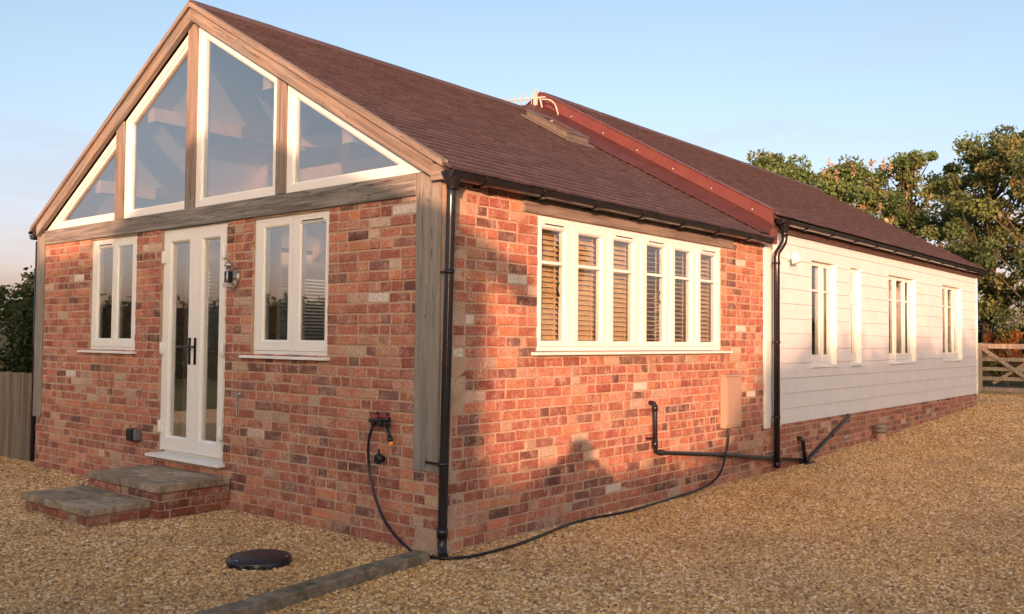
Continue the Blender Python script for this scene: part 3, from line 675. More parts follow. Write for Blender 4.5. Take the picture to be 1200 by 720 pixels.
curtain(7.74,8.22,(.17,.135,.10),'beige curtain filling the narrow slit window of the boarded wall')
curtain(9.30,9.75,(.36,.25,.17),'brown curtain at the left of the three light window next to the slit window')
curtain(10.0,10.65,(.46,.26,.14),'rusty tan curtain at the right of the three light window next to the slit window')
curtain(12.15,13.42,(.38,.30,.25),'grey brown curtain behind the farthest window of the boarded wall')

# ================================================================== on the ground
steps=thing('door_steps','two brick and stone slab steps leading up to the white french door','steps',(-3.0,-.6,0))
def small_bricks(mb,mp,u0,u1,z0,z1):
    mb.fn=mp; bricks(mb,u0,u1,z0,z1,[])
def step(x0,x1,y0,y1,z,h,name,joints,skew):
    mb=MB(); mb.mi=1; mb.box(x0+.03,x1-.03,y0+.03,y1,-.05,z-h-.001)
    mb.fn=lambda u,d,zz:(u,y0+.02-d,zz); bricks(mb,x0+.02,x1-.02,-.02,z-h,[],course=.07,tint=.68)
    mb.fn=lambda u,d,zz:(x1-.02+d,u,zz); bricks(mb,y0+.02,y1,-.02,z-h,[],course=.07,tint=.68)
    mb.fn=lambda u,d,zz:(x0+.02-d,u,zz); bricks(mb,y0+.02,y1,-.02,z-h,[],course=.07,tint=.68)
    base=mb.build('brick_base',[BRICK,MORTAR],steps)
    xs=[x0]+joints+[x1]
    for a,b in zip(xs,xs[1:]):
        mb=MB(); n=9
        e=lambda:random.uniform(-.02,.02)
        top=[(a+.004+k*(b-a-.008)/n,y0+e(),0) for k in range(n+1)]+[(b-.004+e()*.3,y0+(y1-y0)*k/4,0) for k in range(1,4)]+[(b-.004-k*(b-a-.008)/n,y1-.002,0) for k in range(n+1)]+[(a+.004+e()*.3,y1-(y1-y0)*k/4,0) for k in range(1,4)]
        dz=random.uniform(-.005,.004)
        mb.prism([(p[0],p[1],z-h) for p in top],[(p[0],p[1],z+dz) for p in top]); mb.build('slab',SLABM,steps,bevel=.007)
def m_slab():
    t=NT('worn_stone_slab'); v=t.obj((1,1.8,1)); n=t.noise(v,3.0,6,.7,1.2)
    c=t.ramp(n,[(.28,(.11,.09,.068)),(.45,(.24,.19,.135)),(.6,(.36,.285,.20)),(.78,(.5,.41,.30))])
    c=t.mix(t.math('MULTIPLY',t.g(t.noise(t.obj((1.1,4.5,3)),1.6,5,.65,1.0),.54,.64),.75),c,(.50,.42,.32))
    c=t.mix(t.math('MULTIPLY',t.g(t.noise(v,40,4,.7),.5,.75),.5),c,(.42,.35,.26))
    c=t.mix(t.math('MULTIPLY',t.g(t.noise(v,7,5,.7),.60,.68),.6),c,(.045,.045,.033))
    return t.pbr(c,.85,t.bump(t.noise(v,35,5,.65),.5,.008),.3)
SLABM=m_slab()
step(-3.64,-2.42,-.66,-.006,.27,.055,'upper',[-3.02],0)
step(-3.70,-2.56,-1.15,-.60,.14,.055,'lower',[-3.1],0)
mh=thing('manhole_cover','round black plastic inspection cover lying in the gravel','manhole cover',(-.72,-.90,0))
mb=MB(); mb.lathe((-.72,-.90,.0),[(.205,-.03),(.205,.03),(.198,.044),(.18,.05),(.176,.046)],40); mb.build('rim',BLACK,mh)
mb=MB(); mb.lathe((-.72,-.90,.0),[(.1755,.044),(.17,.052),(.12,.058),(.06,.061),(.0,.062)],40); mb.build('lid',simple('worn_black_plastic',(.02,.019,.024),.42,.35,14,.25,.5,0,90),mh)
mb=MB()
for a in (.6,2.7,4.8): mb.lathe((-.72+.178*math.cos(a),-.90+.178*math.sin(a),.045),[(.008,0),(.008,.006),(0,.007)],8)
mb.build('bolts',STEEL,mh)
# edging timber running from the corner towards the viewer
def m_sleeper():
    t=NT('mossy_timber'); v=t.obj((14,14,14)); w=t.obj(); n=t.noise(w,11,6,.7)
    c=t.ramp(n,[(.3,(.12,.10,.07)),(.5,(.24,.19,.135)),(.72,(.40,.33,.24))]); c=t.mix(t.g(t.noise(w,3.5,5,.7),.55,.68),c,(.10,.10,.05))
    return t.pbr(c,.95,t.bump(t.noise(w,30,5,.7),.8,.012),.1)
mb=MB(); A=Vector((.02,-.17,0)); D=Vector((.16,-1.55,0)); ax=(D-A).normalized(); sd=Vector((-ax.y,ax.x,0)); n=26; LEN=4.0
prev=None
for k in range(n+1):
    p=A+ax*LEN*k/n; j=lambda:random.uniform(-.007,.007); w=.062
    q=[p+sd*(-w+j()),p+sd*(w+j())]
    r=[mb.pt((q[0].x,q[0].y,-.05)),mb.pt((q[1].x,q[1].y,-.05)),mb.pt((q[1].x,q[1].y,.060+j()*.4)),mb.pt((q[1].x-sd.x*.009,q[1].y-sd.y*.009,.068+j()*.4)),mb.pt((q[0].x+sd.x*.009,q[0].y+sd.y*.009,.068+j()*.4)),mb.pt((q[0].x,q[0].y,.060+j()*.4))]
    if prev:
        for i in range(6): mb.face((prev[i],r[i],r[(i+1)%6],prev[(i+1)%6]))
    else: mb.face(r)
    prev=r
mb.face(prev[::-1])
tag(mb.build('edging_kerb',m_sleeper(),None,tuple(A)),'weathered mossy edging kerb running out from the house corner through the gravel','edging')
vp=thing('soil_vent_stub','short terracotta drain stub with a grey cap at the foot of the boarded wall','drain pipe',(.12,8.62,.10))
mb=MB(); mb.lathe((.12,8.62,.08),[(.066,-.05),(.066,.13),(.0,.13)],18); mb.build('pipe',simple('terracotta',(.50,.29,.21),.8),vp)
mb=MB(); mb.lathe((.12,8.62,.211),[(.0,0),(.078,0),(.078,.05),(.07,.056),(.082,.062),(.082,.085),(.06,.105),(0,.107)],18); mb.build('cap',simple('grey_cap',(.26,.235,.185),.7),vp)
# left fence
def m_fence(name,c):
    t=NT(name); v=t.obj((30,30,1.4)); n=t.noise(v,1.0,6,.65,.5); k=t.ramp(n,[(.3,tuple(x*.55 for x in c)),(.7,tuple(min(1,x*1.4) for x in c))])
    w=t.obj(); k=t.mix(t.math('MULTIPLY',t.g(t.noise(w,20,4,.7),.66,.74),.5),k,(.04,.03,.025)); k=t.mix(1.0,k,t.attr(),'MULTIPLY')
    return t.pbr(k,.9,t.bump(n,.5,.006),.1)
FEN=m_fence('fence_timber',(.18,.152,.122))
fn=thing('board_fence','weathered brown vertical board fence between the left house corner and the hedge','fence',(-8,.10,0))
mb=MB(); x=-6.40; 
while x>-11.6:
    w=.096; z=1.01+random.uniform(-.008,.008); off=random.uniform(0,.012); jj=random.uniform(.7,1.15); mb.colr=(jj,jj*.99,jj*.97)
    mb.prism([(x-w,.10-off,.0),(x,.115-off,.0),(x,.115-off,z),(x-w,.10-off,z)],[(x-w,.125-off,.0),(x,.13-off,.0),(x,.13-off,z),(x-w,.125-off,z)]); x-=.1
mb.build('boards',FEN,fn)
for x in (-6.9,-8.7,-10.5): mb=MB(); mb.box(x-.05,x+.05,.17,.27,-.1,1.0); mb.build('post',FEN,fn)
for z in (.2,.75): mb=MB(); mb.box(-11.5,-6.42,.1305,.169,z,z+.08); mb.build('rail',FEN,fn)

# ================================================================== leaves, trees, hedges
def leaf_mesh(name, mat, parent, cent, size, cols, loc=None, droop=.2):
    n=len(cent); u=rng.normal(size=(n,3)); u[:,2]-=droop; u/=np.linalg.norm(u,axis=1)[:,None]
    r=rng.normal(size=(n,3)); v=np.cross(u,r); v/=np.linalg.norm(v,axis=1)[:,None]+1e-9
    L=(size*rng.uniform(.7,1.35,n))[:,None]; Wd=L*.30
    nb=np.cross(u,v)
    p0=cent-u*L*.5; p2=cent+u*L*.5; m=cent-u*L*.05+nb*L*.08
    V=np.stack([p0,m+v*Wd,p2,m-v*Wd],1).reshape(-1,3)
    base=np.array(WORLD[parent]) if parent else np.array(loc or (0,0,0)); V=V-base
    me=bpy.data.meshes.new(name); me.vertices.add(4*n); me.vertices.foreach_set('co',V.astype(np.float32).ravel())
    me.loops.add(4*n); me.loops.foreach_set('vertex_index',np.arange(4*n,dtype=np.int32))
    me.polygons.add(n); me.polygons.foreach_set('loop_start',np.arange(0,4*n,4,dtype=np.int32))
    me.update(calc_edges=True)
    at=me.color_attributes.new('Col','FLOAT_COLOR','CORNER'); cc=np.ones((n,4,4),np.float32); cc[:,:,:3]=cols[:,None,:]; at.data.foreach_set('color',cc.ravel())
    me.materials.append(mat); o=bpy.data.objects.new(name,me); col.objects.link(o)
    if parent: o.parent=parent
    else: o.location=base
    WORLD[o]=Vector(base); return o
BARK=simple('tree_bark',(.10,.078,.055),.95,.35,9,.8,.1,0,25)
def tree(loc,h,rad,label,group,n_clump=60,leaf=.17,per=170,base_frac=.22,pal=((.10,.17,.065),(.13,.195,.072),(.165,.205,.082)),accent=None,acc_n=0,name='ash_tree',cat='tree',trunk_r=.14):
    global rng; random.seed(int(abs(loc[0])*97+abs(loc[1])*31)); rng=np.random.default_rng(int(abs(loc[0])*97+abs(loc[1])*31))
    loc=Vector(loc); t=thing(name,label,cat,tuple(loc),group)
    mb=MB(); trunk=[loc+Vector((0,0,-.1))]; top=h*.80
    lean=Vector((random.uniform(-.3,.3),random.uniform(-.3,.3),0))
    for k in range(1,8): trunk.append(loc+lean*(k/7)+Vector((random.uniform(-.06,.06),random.uniform(-.06,.06),top*k/7)))
    mb.tube(smooth(trunk,3),[trunk_r*(1-.85*i/21)+.012 for i in range(22)],10)
    cl=[]; 
    for k in range(n_clump):
        for _ in range(30):
            q=Vector((random.gauss(0,.5),random.gauss(0,.5),0))
            if q.length<1: break
        q.z=-1+2*((k+random.random())/n_clump)**.85
        zc=h*(base_frac+(1-base_frac)*.5*(q.z+1)); prof=math.sin(math.pi*min(.98,max(.06,((zc/h)-base_frac*.6)/(1.08-base_frac*.6))))**.6
        cl.append((loc+lean+Vector((q.x*rad*prof*1.35,q.y*rad*prof*1.35,zc*.94)),random.uniform(.26,.58)*rad*.5))
    for c,r in cl:
        s=trunk[min(7,max(2,int((c.z-loc.z)/top*7)-1))]; mid=(s+c)/2+Vector((random.uniform(-.15,.15),random.uniform(-.15,.15),-.12))
        mb.tube(smooth([s,mid,c],3),[.034,.03,.026,.022,.018,.013,.008],6)
        for _ in range(3):
            e_=c+Vector((random.gauss(0,r*.4),random.gauss(0,r*.4),random.gauss(0,r*.35))); mb.tube([c*.75+mid*.25,e_],[.012,.004],5)
    mb.build('trunk',BARK,t)
    C=[];K_=[]
    for i,(c,r) in enumerate(cl):
        n=int(per*random.uniform(.6,1.3)); d=rng.normal(size=(n,3)); d/=np.linalg.norm(d,axis=1)[:,None]; rr=rng.uniform(.15,1,n)**.55*r
        p=np.array(c)+d*rr[:,None]*np.array([1.15,1.15,.85]); C.append(p)
        b=np.array(random.choice(pal)); k=b*rng.uniform(.65,1.4,(n,1))*random.uniform(.8,1.25)
        K_.append(k)
    if accent and acc_n:
        for _ in range(acc_n):
            c,r=random.choice(cl[:]); n=20; off=Vector((random.gauss(0,r*.6),random.gauss(0,r*.6)-.3,random.gauss(0,r*.6)))
            p=np.array(c+off)+rng.normal(size=(n,3))*np.array([.045,.045,.12])*rad*.5; C.append(p); K_.append(np.array(accent)*rng.uniform(.7,1.3,(n,1)))
    leaf_mesh('crown',LEAF,t,np.concatenate(C),leaf,np.clip(np.concatenate(K_),0,1))
    return t
ACC=(.44,.33,.24)
tg='trees behind the gate'
tree((-8.5,24.4,.3),7.7,1.85,'bushy green tree showing above the wing roof, leftmost of the row behind the house',tg,80,.14,300,base_frac=.3)
tree((-7.25,25.6,.3),7.1,1.7,'lower green tree filling the gap between the leftmost tree and the seed bearing one',tg,70,.135,260,base_frac=.3,accent=ACC,acc_n=14)
tree((-6.15,25.8,.3),7.55,1.6,'green tree with pale orange seed bunches second from the left above the wing roof',tg,76,.13,260,accent=ACC,acc_n=60,base_frac=.3)
tree((-4.6,27.0,.3),7.8,1.5,'taller rounded tree with dried seed bunches beside the gap of sky above the gutter end',tg,68,.125,250,accent=ACC,acc_n=30,base_frac=.3)
tree((-3.3,28.6,.3),7.6,1.6,'thin tree with sky showing through it just right of the wing roof end',tg,48,.12,190,accent=(.36,.2,.13),acc_n=14)
tree((-2.35,25.9,.3),7.9,1.7,'tallest dark green tree with a bare forked trunk standing beyond the gate',tg,84,.12,230,base_frac=.26,trunk_r=.17,pal=((.098,.15,.062),(.13,.175,.07),(.165,.185,.078)))
tree((-.55,24.8,.3),7.65,1.7,'broad olive green tree cut by the right edge of the view beyond the gate',tg,90,.12,240,base_frac=.2,pal=((.098,.15,.062),(.13,.175,.07),(.17,.185,.076)),accent=(.30,.21,.10),acc_n=10)
tree((2.6,25.6,.3),7.5,2.0,'green tree outside the right edge behind the gate row',tg,55,.18,140)
def hedge(name,prof,depth,label,cat='hedge',dens=220,leaf=.12,pal=((.035,.055,.018),(.05,.07,.022),(.03,.045,.016)),pos=None,low=0.0,group=None,spread=.10,core=True):
    """prof: list of (x,y,top) base line; builds an irregular core and a coat of leaves"""
    loc=(prof[0][0],prof[0][1],low); t=thing(name,label,cat,loc,group)
    P=[Vector(p) for p in prof]; mb=MB(); C=[]; 
    for i in range(len(P)-1):
        a,b=P[i],P[i+1]; dl=Vector((b.x-a.x,b.y-a.y,0)); L=dl.length; dl.normalize(); nr=Vector((-dl.y,dl.x,0))
        hm=(a.z+b.z)/2-low
        n=int(L*(hm*2+depth)*dens)
        s=rng.uniform(0,1,n); which=rng.uniform(0,hm*2+depth,n)
        ht=a.z+(b.z-a.z)*s-low
        side=np.where(which<hm,-1.0,np.where(which<2*hm,1.0,0.0))
        zz=np.where(side==0,1.0,np.mod(which,hm)/hm)*ht
        ff=np.where(side==0,rng.uniform(-1,1,n),side)
        lump=1+.22*np.sin(s*L*2.3+zz*1.9+i)+.12*np.sin(s*L*5.1-zz*4.3)
        rr=rng.normal(0,spread,n)
        x=a.x+(b.x-a.x)*s+nr.x*(ff*depth*.5*lump+rr); y=a.y+(b.y-a.y)*s+nr.y*(ff*depth*.5*lump+rr); z=low+zz+np.where(side==0,rng.normal(0,spread,n)+.1*(lump-1),rng.normal(0,.05,n))
        C.append(np.stack([x,y,z],1))
        if core:
            w=depth*.36; m_=.10
            q=lambda p,sg,zc:(p.x+nr.x*w*sg,p.y+nr.y*w*sg,zc)
            mb.prism([q(a,-1,low-.1),q(a,1,low-.1),q(a,1,a.z-m_),q(a,-1,a.z-m_)],[q(b,-1,low-.1),q(b,1,low-.1),q(b,1,b.z-m_),q(b,-1,b.z-m_)])
    C=np.concatenate(C); b=np.array(pal)[rng.integers(0,len(pal),len(C))]*rng.uniform(.6,1.4,(len(C),1))
    leaf_mesh('foliage',LEAF,t,C,leaf,np.clip(b,0,1))
    if core: mb.build('opaque_core',simple('hedge_core',(.02,.022,.012),.95,.3),t)  # solid dark filling added inside the leaves so no light passes
    return t
# bush behind the left fence
tree((-8.7,1.6,0),2.3,1.15,'dark green bush rising behind the board fence at the left edge','bushes behind the fence',90,.07,380,base_frac=.02,pal=((.030,.048,.018),(.042,.065,.022),(.022,.036,.014)),name='laurel_bush',cat='bush',trunk_r=.05)
tree((-7.55,1.5,0),2.05,.85,'small dark bush between the fence and the left house corner','bushes behind the fence',70,.065,340,base_frac=.02,pal=((.030,.048,.018),(.042,.065,.022),(.022,.036,.014)),name='laurel_bush',cat='bush',trunk_r=.04)
tree((-10.6,1.9,0),2.5,1.2,'dark bush outside the left edge behind the fence','bushes behind the fence',40,.08,300,base_frac=.18,pal=((.030,.048,.018),(.042,.065,.022)),name='laurel_bush',cat='bush',trunk_r=.05)
hedge('field_hedge',[(-14,30,2.2),(-8,31,2.0),(-3,31.5,1.9),(3,31,2.1),(10,30,2.2)],1.4,'low dark hedge in the gap under the trees beyond the gate',dens=110,leaf=.16,low=.3)
tree((-1.15,22.9,.3),1.55,.7,'orange brown autumn shrub behind the gate bars at the right edge','shrubs behind the gate',22,.09,170,base_frac=.1,pal=((.24,.10,.03),(.20,.10,.03),(.11,.10,.03)),name='autumn_shrub',cat='shrub',trunk_r=.03)
tree((-3.6,22.2,.3),1.7,.8,'olive green shrub behind the gate post next to the wing wall','shrubs behind the gate',22,.10,170,base_frac=.1,pal=((.06,.08,.025),(.09,.09,.03)),name='autumn_shrub',cat='shrub',trunk_r=.03)
# the gate
GT=m_fence('gate_timber',(.34,.285,.22))
gz=.307; gt=thing('farm_gate','grey brown timber five bar gate with diagonal braces at the right edge','gate',(-.95,18.7,gz))
def gbar(mb,a,b,w,h):
    a=Vector(a);b=Vector(b); dv=(b-a).normalized(); up=Vector((0,1,0)).cross(dv).normalized(); 
    q=lambda p,s,k:(p.x+up.x*h*s,p.y+w*k,p.z+up.z*h*s)
    mb.prism([q(a,-1,-1),q(a,1,-1),q(a,1,1),q(a,-1,1)],[q(b,-1,-1),q(b,1,-1),q(b,1,1),q(b,-1,1)])
x0,x1=-.92,2.1
for k,z in enumerate((.12,.36,.58,.80,1.10)):
    mb=MB(); gbar(mb,(x0+.085,18.7,gz+z),(x1-.085,18.7,gz+z),.018,.042 if k<4 else .055); mb.build('rail',GT,gt)
for x in (x0+.04,x1-.04): mb=MB(); gbar(mb,(x,18.7,gz+.05),(x,18.7,gz+1.17),.035,.043); mb.build('stile',GT,gt)
mb=MB(); gbar(mb,(x0+.10,18.66,gz+1.05),(x0+1.42,18.66,gz+.08),.016,.042); mb.build('brace',GT,gt)
mb=MB(); gbar(mb,(x0+.30,18.735,gz+.25),(x0+1.45,18.735,gz+1.05),.014,.036); mb.build('brace',GT,gt)
gp=MB(); gp.box(-1.14,-.96,18.62,18.80,gz-.1,gz+1.30); gp.prism([(-1.14,18.62,gz+1.30),(-.96,18.62,gz+1.30),(-.96,18.8,gz+1.30),(-1.14,18.8,gz+1.30)],[(-1.08,18.68,gz+1.34),(-1.02,18.68,gz+1.34),(-1.02,18.74,gz+1.34),(-1.08,18.74,gz+1.34)])
tag(gp.build('gate_post',GT,None,(-1.05,18.71,gz)),'square timber gate post at the hinge end of the gate beside the wing','gate post')

# ================================================================== the ground
def sheet(name,xs,ys,dz,mat,zf=ground_z,skip=None):
    mb=MB(); idx={}
    for i,x in enumerate(xs):
        for j,y in enumerate(ys): idx[i,j]=mb.pt((x,y,zf(x,y)+dz))
    for i in range(len(xs)-1):
        for j in range(len(ys)-1):
            if skip and skip((xs[i]+xs[i+1])/2,(ys[j]+ys[j+1])/2): continue
            mb.face((idx[i,j],idx[i+1,j],idx[i+1,j+1],idx[i,j+1]))
    return tag(mb.build(name,mat),kind='structure')
ysg=[-2500,-600,-150,-60,-35,0,5.4,8,11,15,20,21,40,80,200,700,2500]
sheet('ground',[-2500,-600,-150,-40,-12,0,14,40,150,600,2500],ysg,-.03,m_grass_ground())
sheet('gravel_yard',[-12,-6.2,-.02,14],[-34,0.02,5.4,8,11,14.45,15,21.5],0,m_gravel())
sheet('lane',[-40,-12,14,60],[21.8,24.0],-.02,simple('lane_asphalt',(.13,.135,.15),.85,.15,8,.4,.2,0,80))

# loose stones scattered over the yard
def stones():
    pts=[];rot=[];sc=[]
    cam=np.array([4.3,-4.409]); fwd=np.array([-.640,.768]); rt=np.array([.768,.640])
    def scatter(d0,d1,dens,s0,s1):
        area=.5*2*(1.0)*(d1*d1-d0*d0); n=int(area*dens)
        d=np.sqrt(rng.uniform(d0*d0,d1*d1,n)); l=rng.uniform(-1.0,1.0,n)*d
        p=cam+d[:,None]*fwd+l[:,None]*rt; x,y=p[:,0],p[:,1]
        ok=~((x<-.0)&(x>-6.26)&(y>.0)&(y<14.6)); ok&=(y<21)&(x>-12)&(x<14)
        ok&=((x+.72)**2+(y+.9)**2)>.2**2
        ok&=~((x>-3.68)&(x<-2.44)&(y>-.64)&(y<0))&~((x>-3.7)&(x<-2.57)&(y>-1.13)&(y<-.55))
        a2=np.array([A.x,A.y]); axv=np.array([ax.x,ax.y]); rel=p-a2; tt=rel@axv; pp=np.abs(rel@np.array([-axv[1],axv[0]]))
        ok&=~((pp<.058)&(tt>0)&(tt<LEN))
        x,y=x[ok],y[ok]; n=len(x)
        z=np.where(y<5.4,0,np.where(y<15,.032*(y-5.4),.307))
        s=rng.uniform(0,1,n)**1.4*(s1-s0)+s0
        pts.append(np.stack([x,y,z+s*.15*rng.uniform(-.4,1.0,n)],1)); sc.append(s)
    scatter(3.4,7.5,3700,.0060,.0145); scatter(7.5,12,2100,.008,.016); scatter(12,24,700,.010,.021)
    P=np.concatenate(pts); S=np.concatenate(sc)
    me=bpy.data.meshes.new('gravel_stones'); me.vertices.add(len(P)); me.vertices.foreach_set('co',P.astype(np.float32).ravel())
    at=me.attributes.new('size','FLOAT','POINT'); at.data.foreach_set('value',S.astype(np.float32)); me.update()
    o=bpy.data.objects.new('gravel_stones',me); col.objects.link(o); tag(o,'loose golden gravel stones covering the yard','gravel',kind='stuff')
    ng=bpy.data.node_groups.new('scatter_stones','GeometryNodeTree')
    ng.interface.new_socket('Geometry',in_out='INPUT',socket_type='NodeSocketGeometry'); ng.interface.new_socket('Geometry',in_out='OUTPUT',socket_type='NodeSocketGeometry')
    N=ng.nodes; Lk=ng.links; gi=N.new('NodeGroupInput'); go=N.new('NodeGroupOutput')
    ico=N.new('GeometryNodeMeshIcoSphere'); ico.inputs['Radius'].default_value=1.0; ico.inputs['Subdivisions'].default_value=2
    pos=N.new('GeometryNodeInputPosition'); nz=N.new('ShaderNodeTexNoise'); nz.inputs['Scale'].default_value=.9; nz.inputs['Detail'].default_value=2
    sub=N.new('ShaderNodeVectorMath'); sub.operation='SUBTRACT'; sub.inputs[1].default_value=(.5,.5,.5)
    mul=N.new('ShaderNodeVectorMath'); mul.operation='SCALE'; mul.inputs['Scale'].default_value=1.6
    sp_=N.new('GeometryNodeSetPosition'); sm=N.new('GeometryNodeSetMaterial'); sm.inputs['Material'].default_value=m_stone()
    Lk.new(pos.outputs[0],nz.inputs['Vector']); Lk.new(nz.outputs['Color'],sub.inputs[0]); Lk.new(sub.outputs[0],mul.inputs[0]); Lk.new(mul.outputs[0],sp_.inputs['Offset'])
    Lk.new(ico.outputs[0],sp_.inputs[0]); Lk.new(sp_.outputs[0],sm.inputs[0])
    iop=N.new('GeometryNodeInstanceOnPoints'); Lk.new(gi.outputs[0],iop.inputs['Points']); Lk.new(sm.outputs[0],iop.inputs['Instance'])
    rv=N.new('FunctionNodeRandomValue'); rv.data_type='FLOAT_VECTOR'; rv.inputs[0].default_value=(-.5,-.5,0); rv.inputs[1].default_value=(.5,.5,6.28)
    e2r=N.new('FunctionNodeEulerToRotation'); Lk.new(rv.outputs[0],e2r.inputs[0]); Lk.new(e2r.outputs[0],iop.inputs['Rotation'])
    na=N.new('GeometryNodeInputNamedAttribute'); na.data_type='FLOAT'; na.inputs[0].default_value='size'
    rs=N.new('FunctionNodeRandomValue'); rs.data_type='FLOAT_VECTOR'; rs.inputs[0].default_value=(.75,.6,.42); rs.inputs[1].default_value=(1.35,.95,.75); rs.inputs['Seed'].default_value=5
    vs=N.new('ShaderNodeVectorMath'); vs.operation='SCALE'; Lk.new(rs.outputs[0],vs.inputs[0]); Lk.new(na.outputs[0],vs.inputs['Scale']); Lk.new(vs.outputs[0],iop.inputs['Scale'])
    Lk.new(iop.outputs[0],go.inputs[0])
    md=o.modifiers.new('scatter','NODES'); md.node_group=ng
stones()

# ================================================================== behind the viewer: what throws the evening shade and shows in the panes
nb=thing('neighbour_house','gabled brick house standing behind the viewer towards the low sun','house',W(-2.3,-14,0))
mb=MB(lambda s,t,z:W(s,t,z)); mb.colr=(.26,.10,.065)
sc_=-2.30; hw=2.56; zr_=lambda q:5.27-.53*abs(q-sc_)
def gab(t): return [(sc_-hw,t,-.1),(sc_+hw,t,-.1),(sc_+hw,t,zr_(sc_+hw)-.17),(sc_,t,5.10),(sc_-hw,t,zr_(sc_-hw)-.17)]
mb.prism(gab(-14),gab(-23)); mb.build('wall',BRICK,nb)
mb=MB(lambda s,t,z:W(s,t,z)); mb.colr=(.09,.05,.05)
for sg in (1,-1):
    for oh,ta,tb in ((.313,-13.7,-14.4),(.02,-14.401,-23.1)):
        e0=sc_+sg*(hw+oh)
        mb.prism([(sc_,ta,5.103),(e0,ta,zr_(e0)-.167),(e0,ta,zr_(e0)),(sc_,ta,5.27)],[(sc_,tb,5.103),(e0,tb,zr_(e0)-.167),(e0,tb,zr_(e0)),(sc_,tb,5.27)])
mb.build('roof',TILE,nb)
mb=MB(lambda s,t,z:W(s,t,z)); mb.box(-2.8,-1.8,-13.99,-13.94,0,2.1); mb.build('door',UPVC,nb)
for s in (-4.2,-.8): mb=MB(lambda s_,t,z:W(s_,t,z)); mb.box(s-.5,s+.5,-13.99,-13.95,1,2.2); mb.build('window',UPVC,nb)
HW=lambda L,t:[(W(s,t,0)[0],W(s,t,0)[1],z) for s,z in L]
hedge('clipped_hedge',HW([(-.4,2.17),(1.2,2.14),(2.0,2.28),(2.7,2.45)],-13.2),.9,'clipped hedge running from the neighbouring house behind the viewer',dens=170,leaf=.08,spread=.05)
hedge('shade_hedge',HW([(-10,4.3),(-7,4.25),(-5.35,4.22),(-3.7,4.2)],-12.6),1.0,'tall dense hedge added behind the viewer to shade the fence and left front wall',dens=120,leaf=.12,spread=.06)  # unseen hedge added to keep the fence and left front in shade
hedge('shelter_belt',HW([(2.35,3.3),(2.65,4.05),(2.95,4.40),(3.15,4.70),(5.5,5.2),(8.25,5.75),(12,6.4),(20,6.6)],-24),1.8,'tall evergreen shelter belt behind the viewer on the sunny side',dens=45,leaf=.22,spread=.16)
hedge('boundary_hedge',[(-34,-2,2.7),(-26,-12,2.5),(-18,-20,2.9),(-6,-30,2.6)],1.5,'field hedge far to the left of the front yard',dens=45,leaf=.22,spread=.15)
tree((13.5,15,0),7.2,2.6,'round tree across the yard to the right, mirrored in the side window','trees out of view',60,.2,170)
tree((18,22,.3),7.5,2.6,'taller tree across the yard to the right beyond the mirrored one','trees out of view',56,.22,160)
hedge('yard_hedge',[(20,8,1.9),(21,16,1.8),(20,26,2.0)],1.2,'hedge across the yard to the right',dens=60,leaf=.18)
# the photographer, whose shadow falls on the brick side wall
def skin(name,joints,edges,mat,parent,sub=2):
    me=bpy.data.meshes.new(name); base=WORLD[parent]
    keys=list(joints); me.from_pydata([tuple(Vector(joints[k][0])-base) for k in keys],[(keys.index(a),keys.index(b)) for a,b in edges],[])
    o=bpy.data.objects.new(name,me); col.objects.link(o); o.parent=parent; WORLD[o]=base.copy()
    m=o.modifiers.new('Skin','SKIN'); m.use_smooth_shade=True
    for k,v in zip(keys,me.skin_vertices[0].data): r=joints[k][1]; v.radius=(r,r) if not isinstance(r,tuple) else r
    me.skin_vertices[0].data[0].use_root=True
    s=o.modifiers.new('Sub','SUBSURF'); s.levels=sub; s.render_levels=sub
    me.materials.append(mat); return o
Pb=Vector((4.62,-4.79,0)); fwv=Vector((-.640,.768,0)); rtv=Vector((.768,.640,0))
def B(r,f_,z): return Pb+rtv*r+fwv*f_+Vector((0,0,z))
per=thing('person','person in a dark jacket standing with both arms raised to hold a phone','person',tuple(Pb))
J={'pelvis':(B(0,0,.88),.13),'waist':(B(0,0,1.02),.12),'chest':(B(0,0,1.22),.145),'neckb':(B(0,.01,1.36),.075),'neck':(B(0,.03,1.42),.055),'jaw':(B(0,.05,1.48),.068),'head':(B(0,.045,1.55),.082),'crown':(B(0,.035,1.605),.06)}
E_=[('pelvis','waist'),('waist','chest'),('chest','neckb'),('neckb','neck'),('neck','jaw'),('jaw','head'),('head','crown')]
for sg,n in ((-1,'l'),(1,'r')):
    J.update({n+'hip':(B(sg*.10,0,.84),.095),n+'knee':(B(sg*.11,.02,.46),.062),n+'ank':(B(sg*.115,-.01,.09),.042),n+'toe':(B(sg*.13,.15,.035),.035),
      n+'sh':(B(sg*.175,.0,1.32),.062),n+'elb':(B(sg*.335,.15,1.17),.040),n+'wri':(B(sg*.15,.335,1.395),.028),n+'palm':(B(sg*.10,.37,1.42),.03)})
    E_+=[('pelvis',n+'hip'),(n+'hip',n+'knee'),(n+'knee',n+'ank'),(n+'ank',n+'toe'),('chest',n+'sh'),(n+'sh',n+'elb'),(n+'elb',n+'wri'),(n+'wri',n+'palm')]
    for q in range(4):
        J.update({f'{n}f{q}a':(B(sg*(.085),.375+.008*q,1.465-.022*q),.010),f'{n}f{q}b':(B(sg*(.058),.395,1.468-.022*q),.008)}); E_+=[(n+'palm',f'{n}f{q}a'),(f'{n}f{q}a',f'{n}f{q}b')]
    J[n+'th']=(B(sg*.07,.335,1.415),.010); E_.append((n+'palm',n+'th'))
SKINM=simple('skin',(.50,.30,.21),.6,.08); JK=simple('dark_jacket',(.035,.04,.06),.85,.2); TR=simple('denim',(.05,.06,.10),.9,.2)
skin('body',J,E_,SKINM,per)
jj={k:(v[0],(v[1]+.008)) for k,v in J.items() if k in ('waist','chest','neckb','lsh','rsh','lelb','relb','pelvis')}
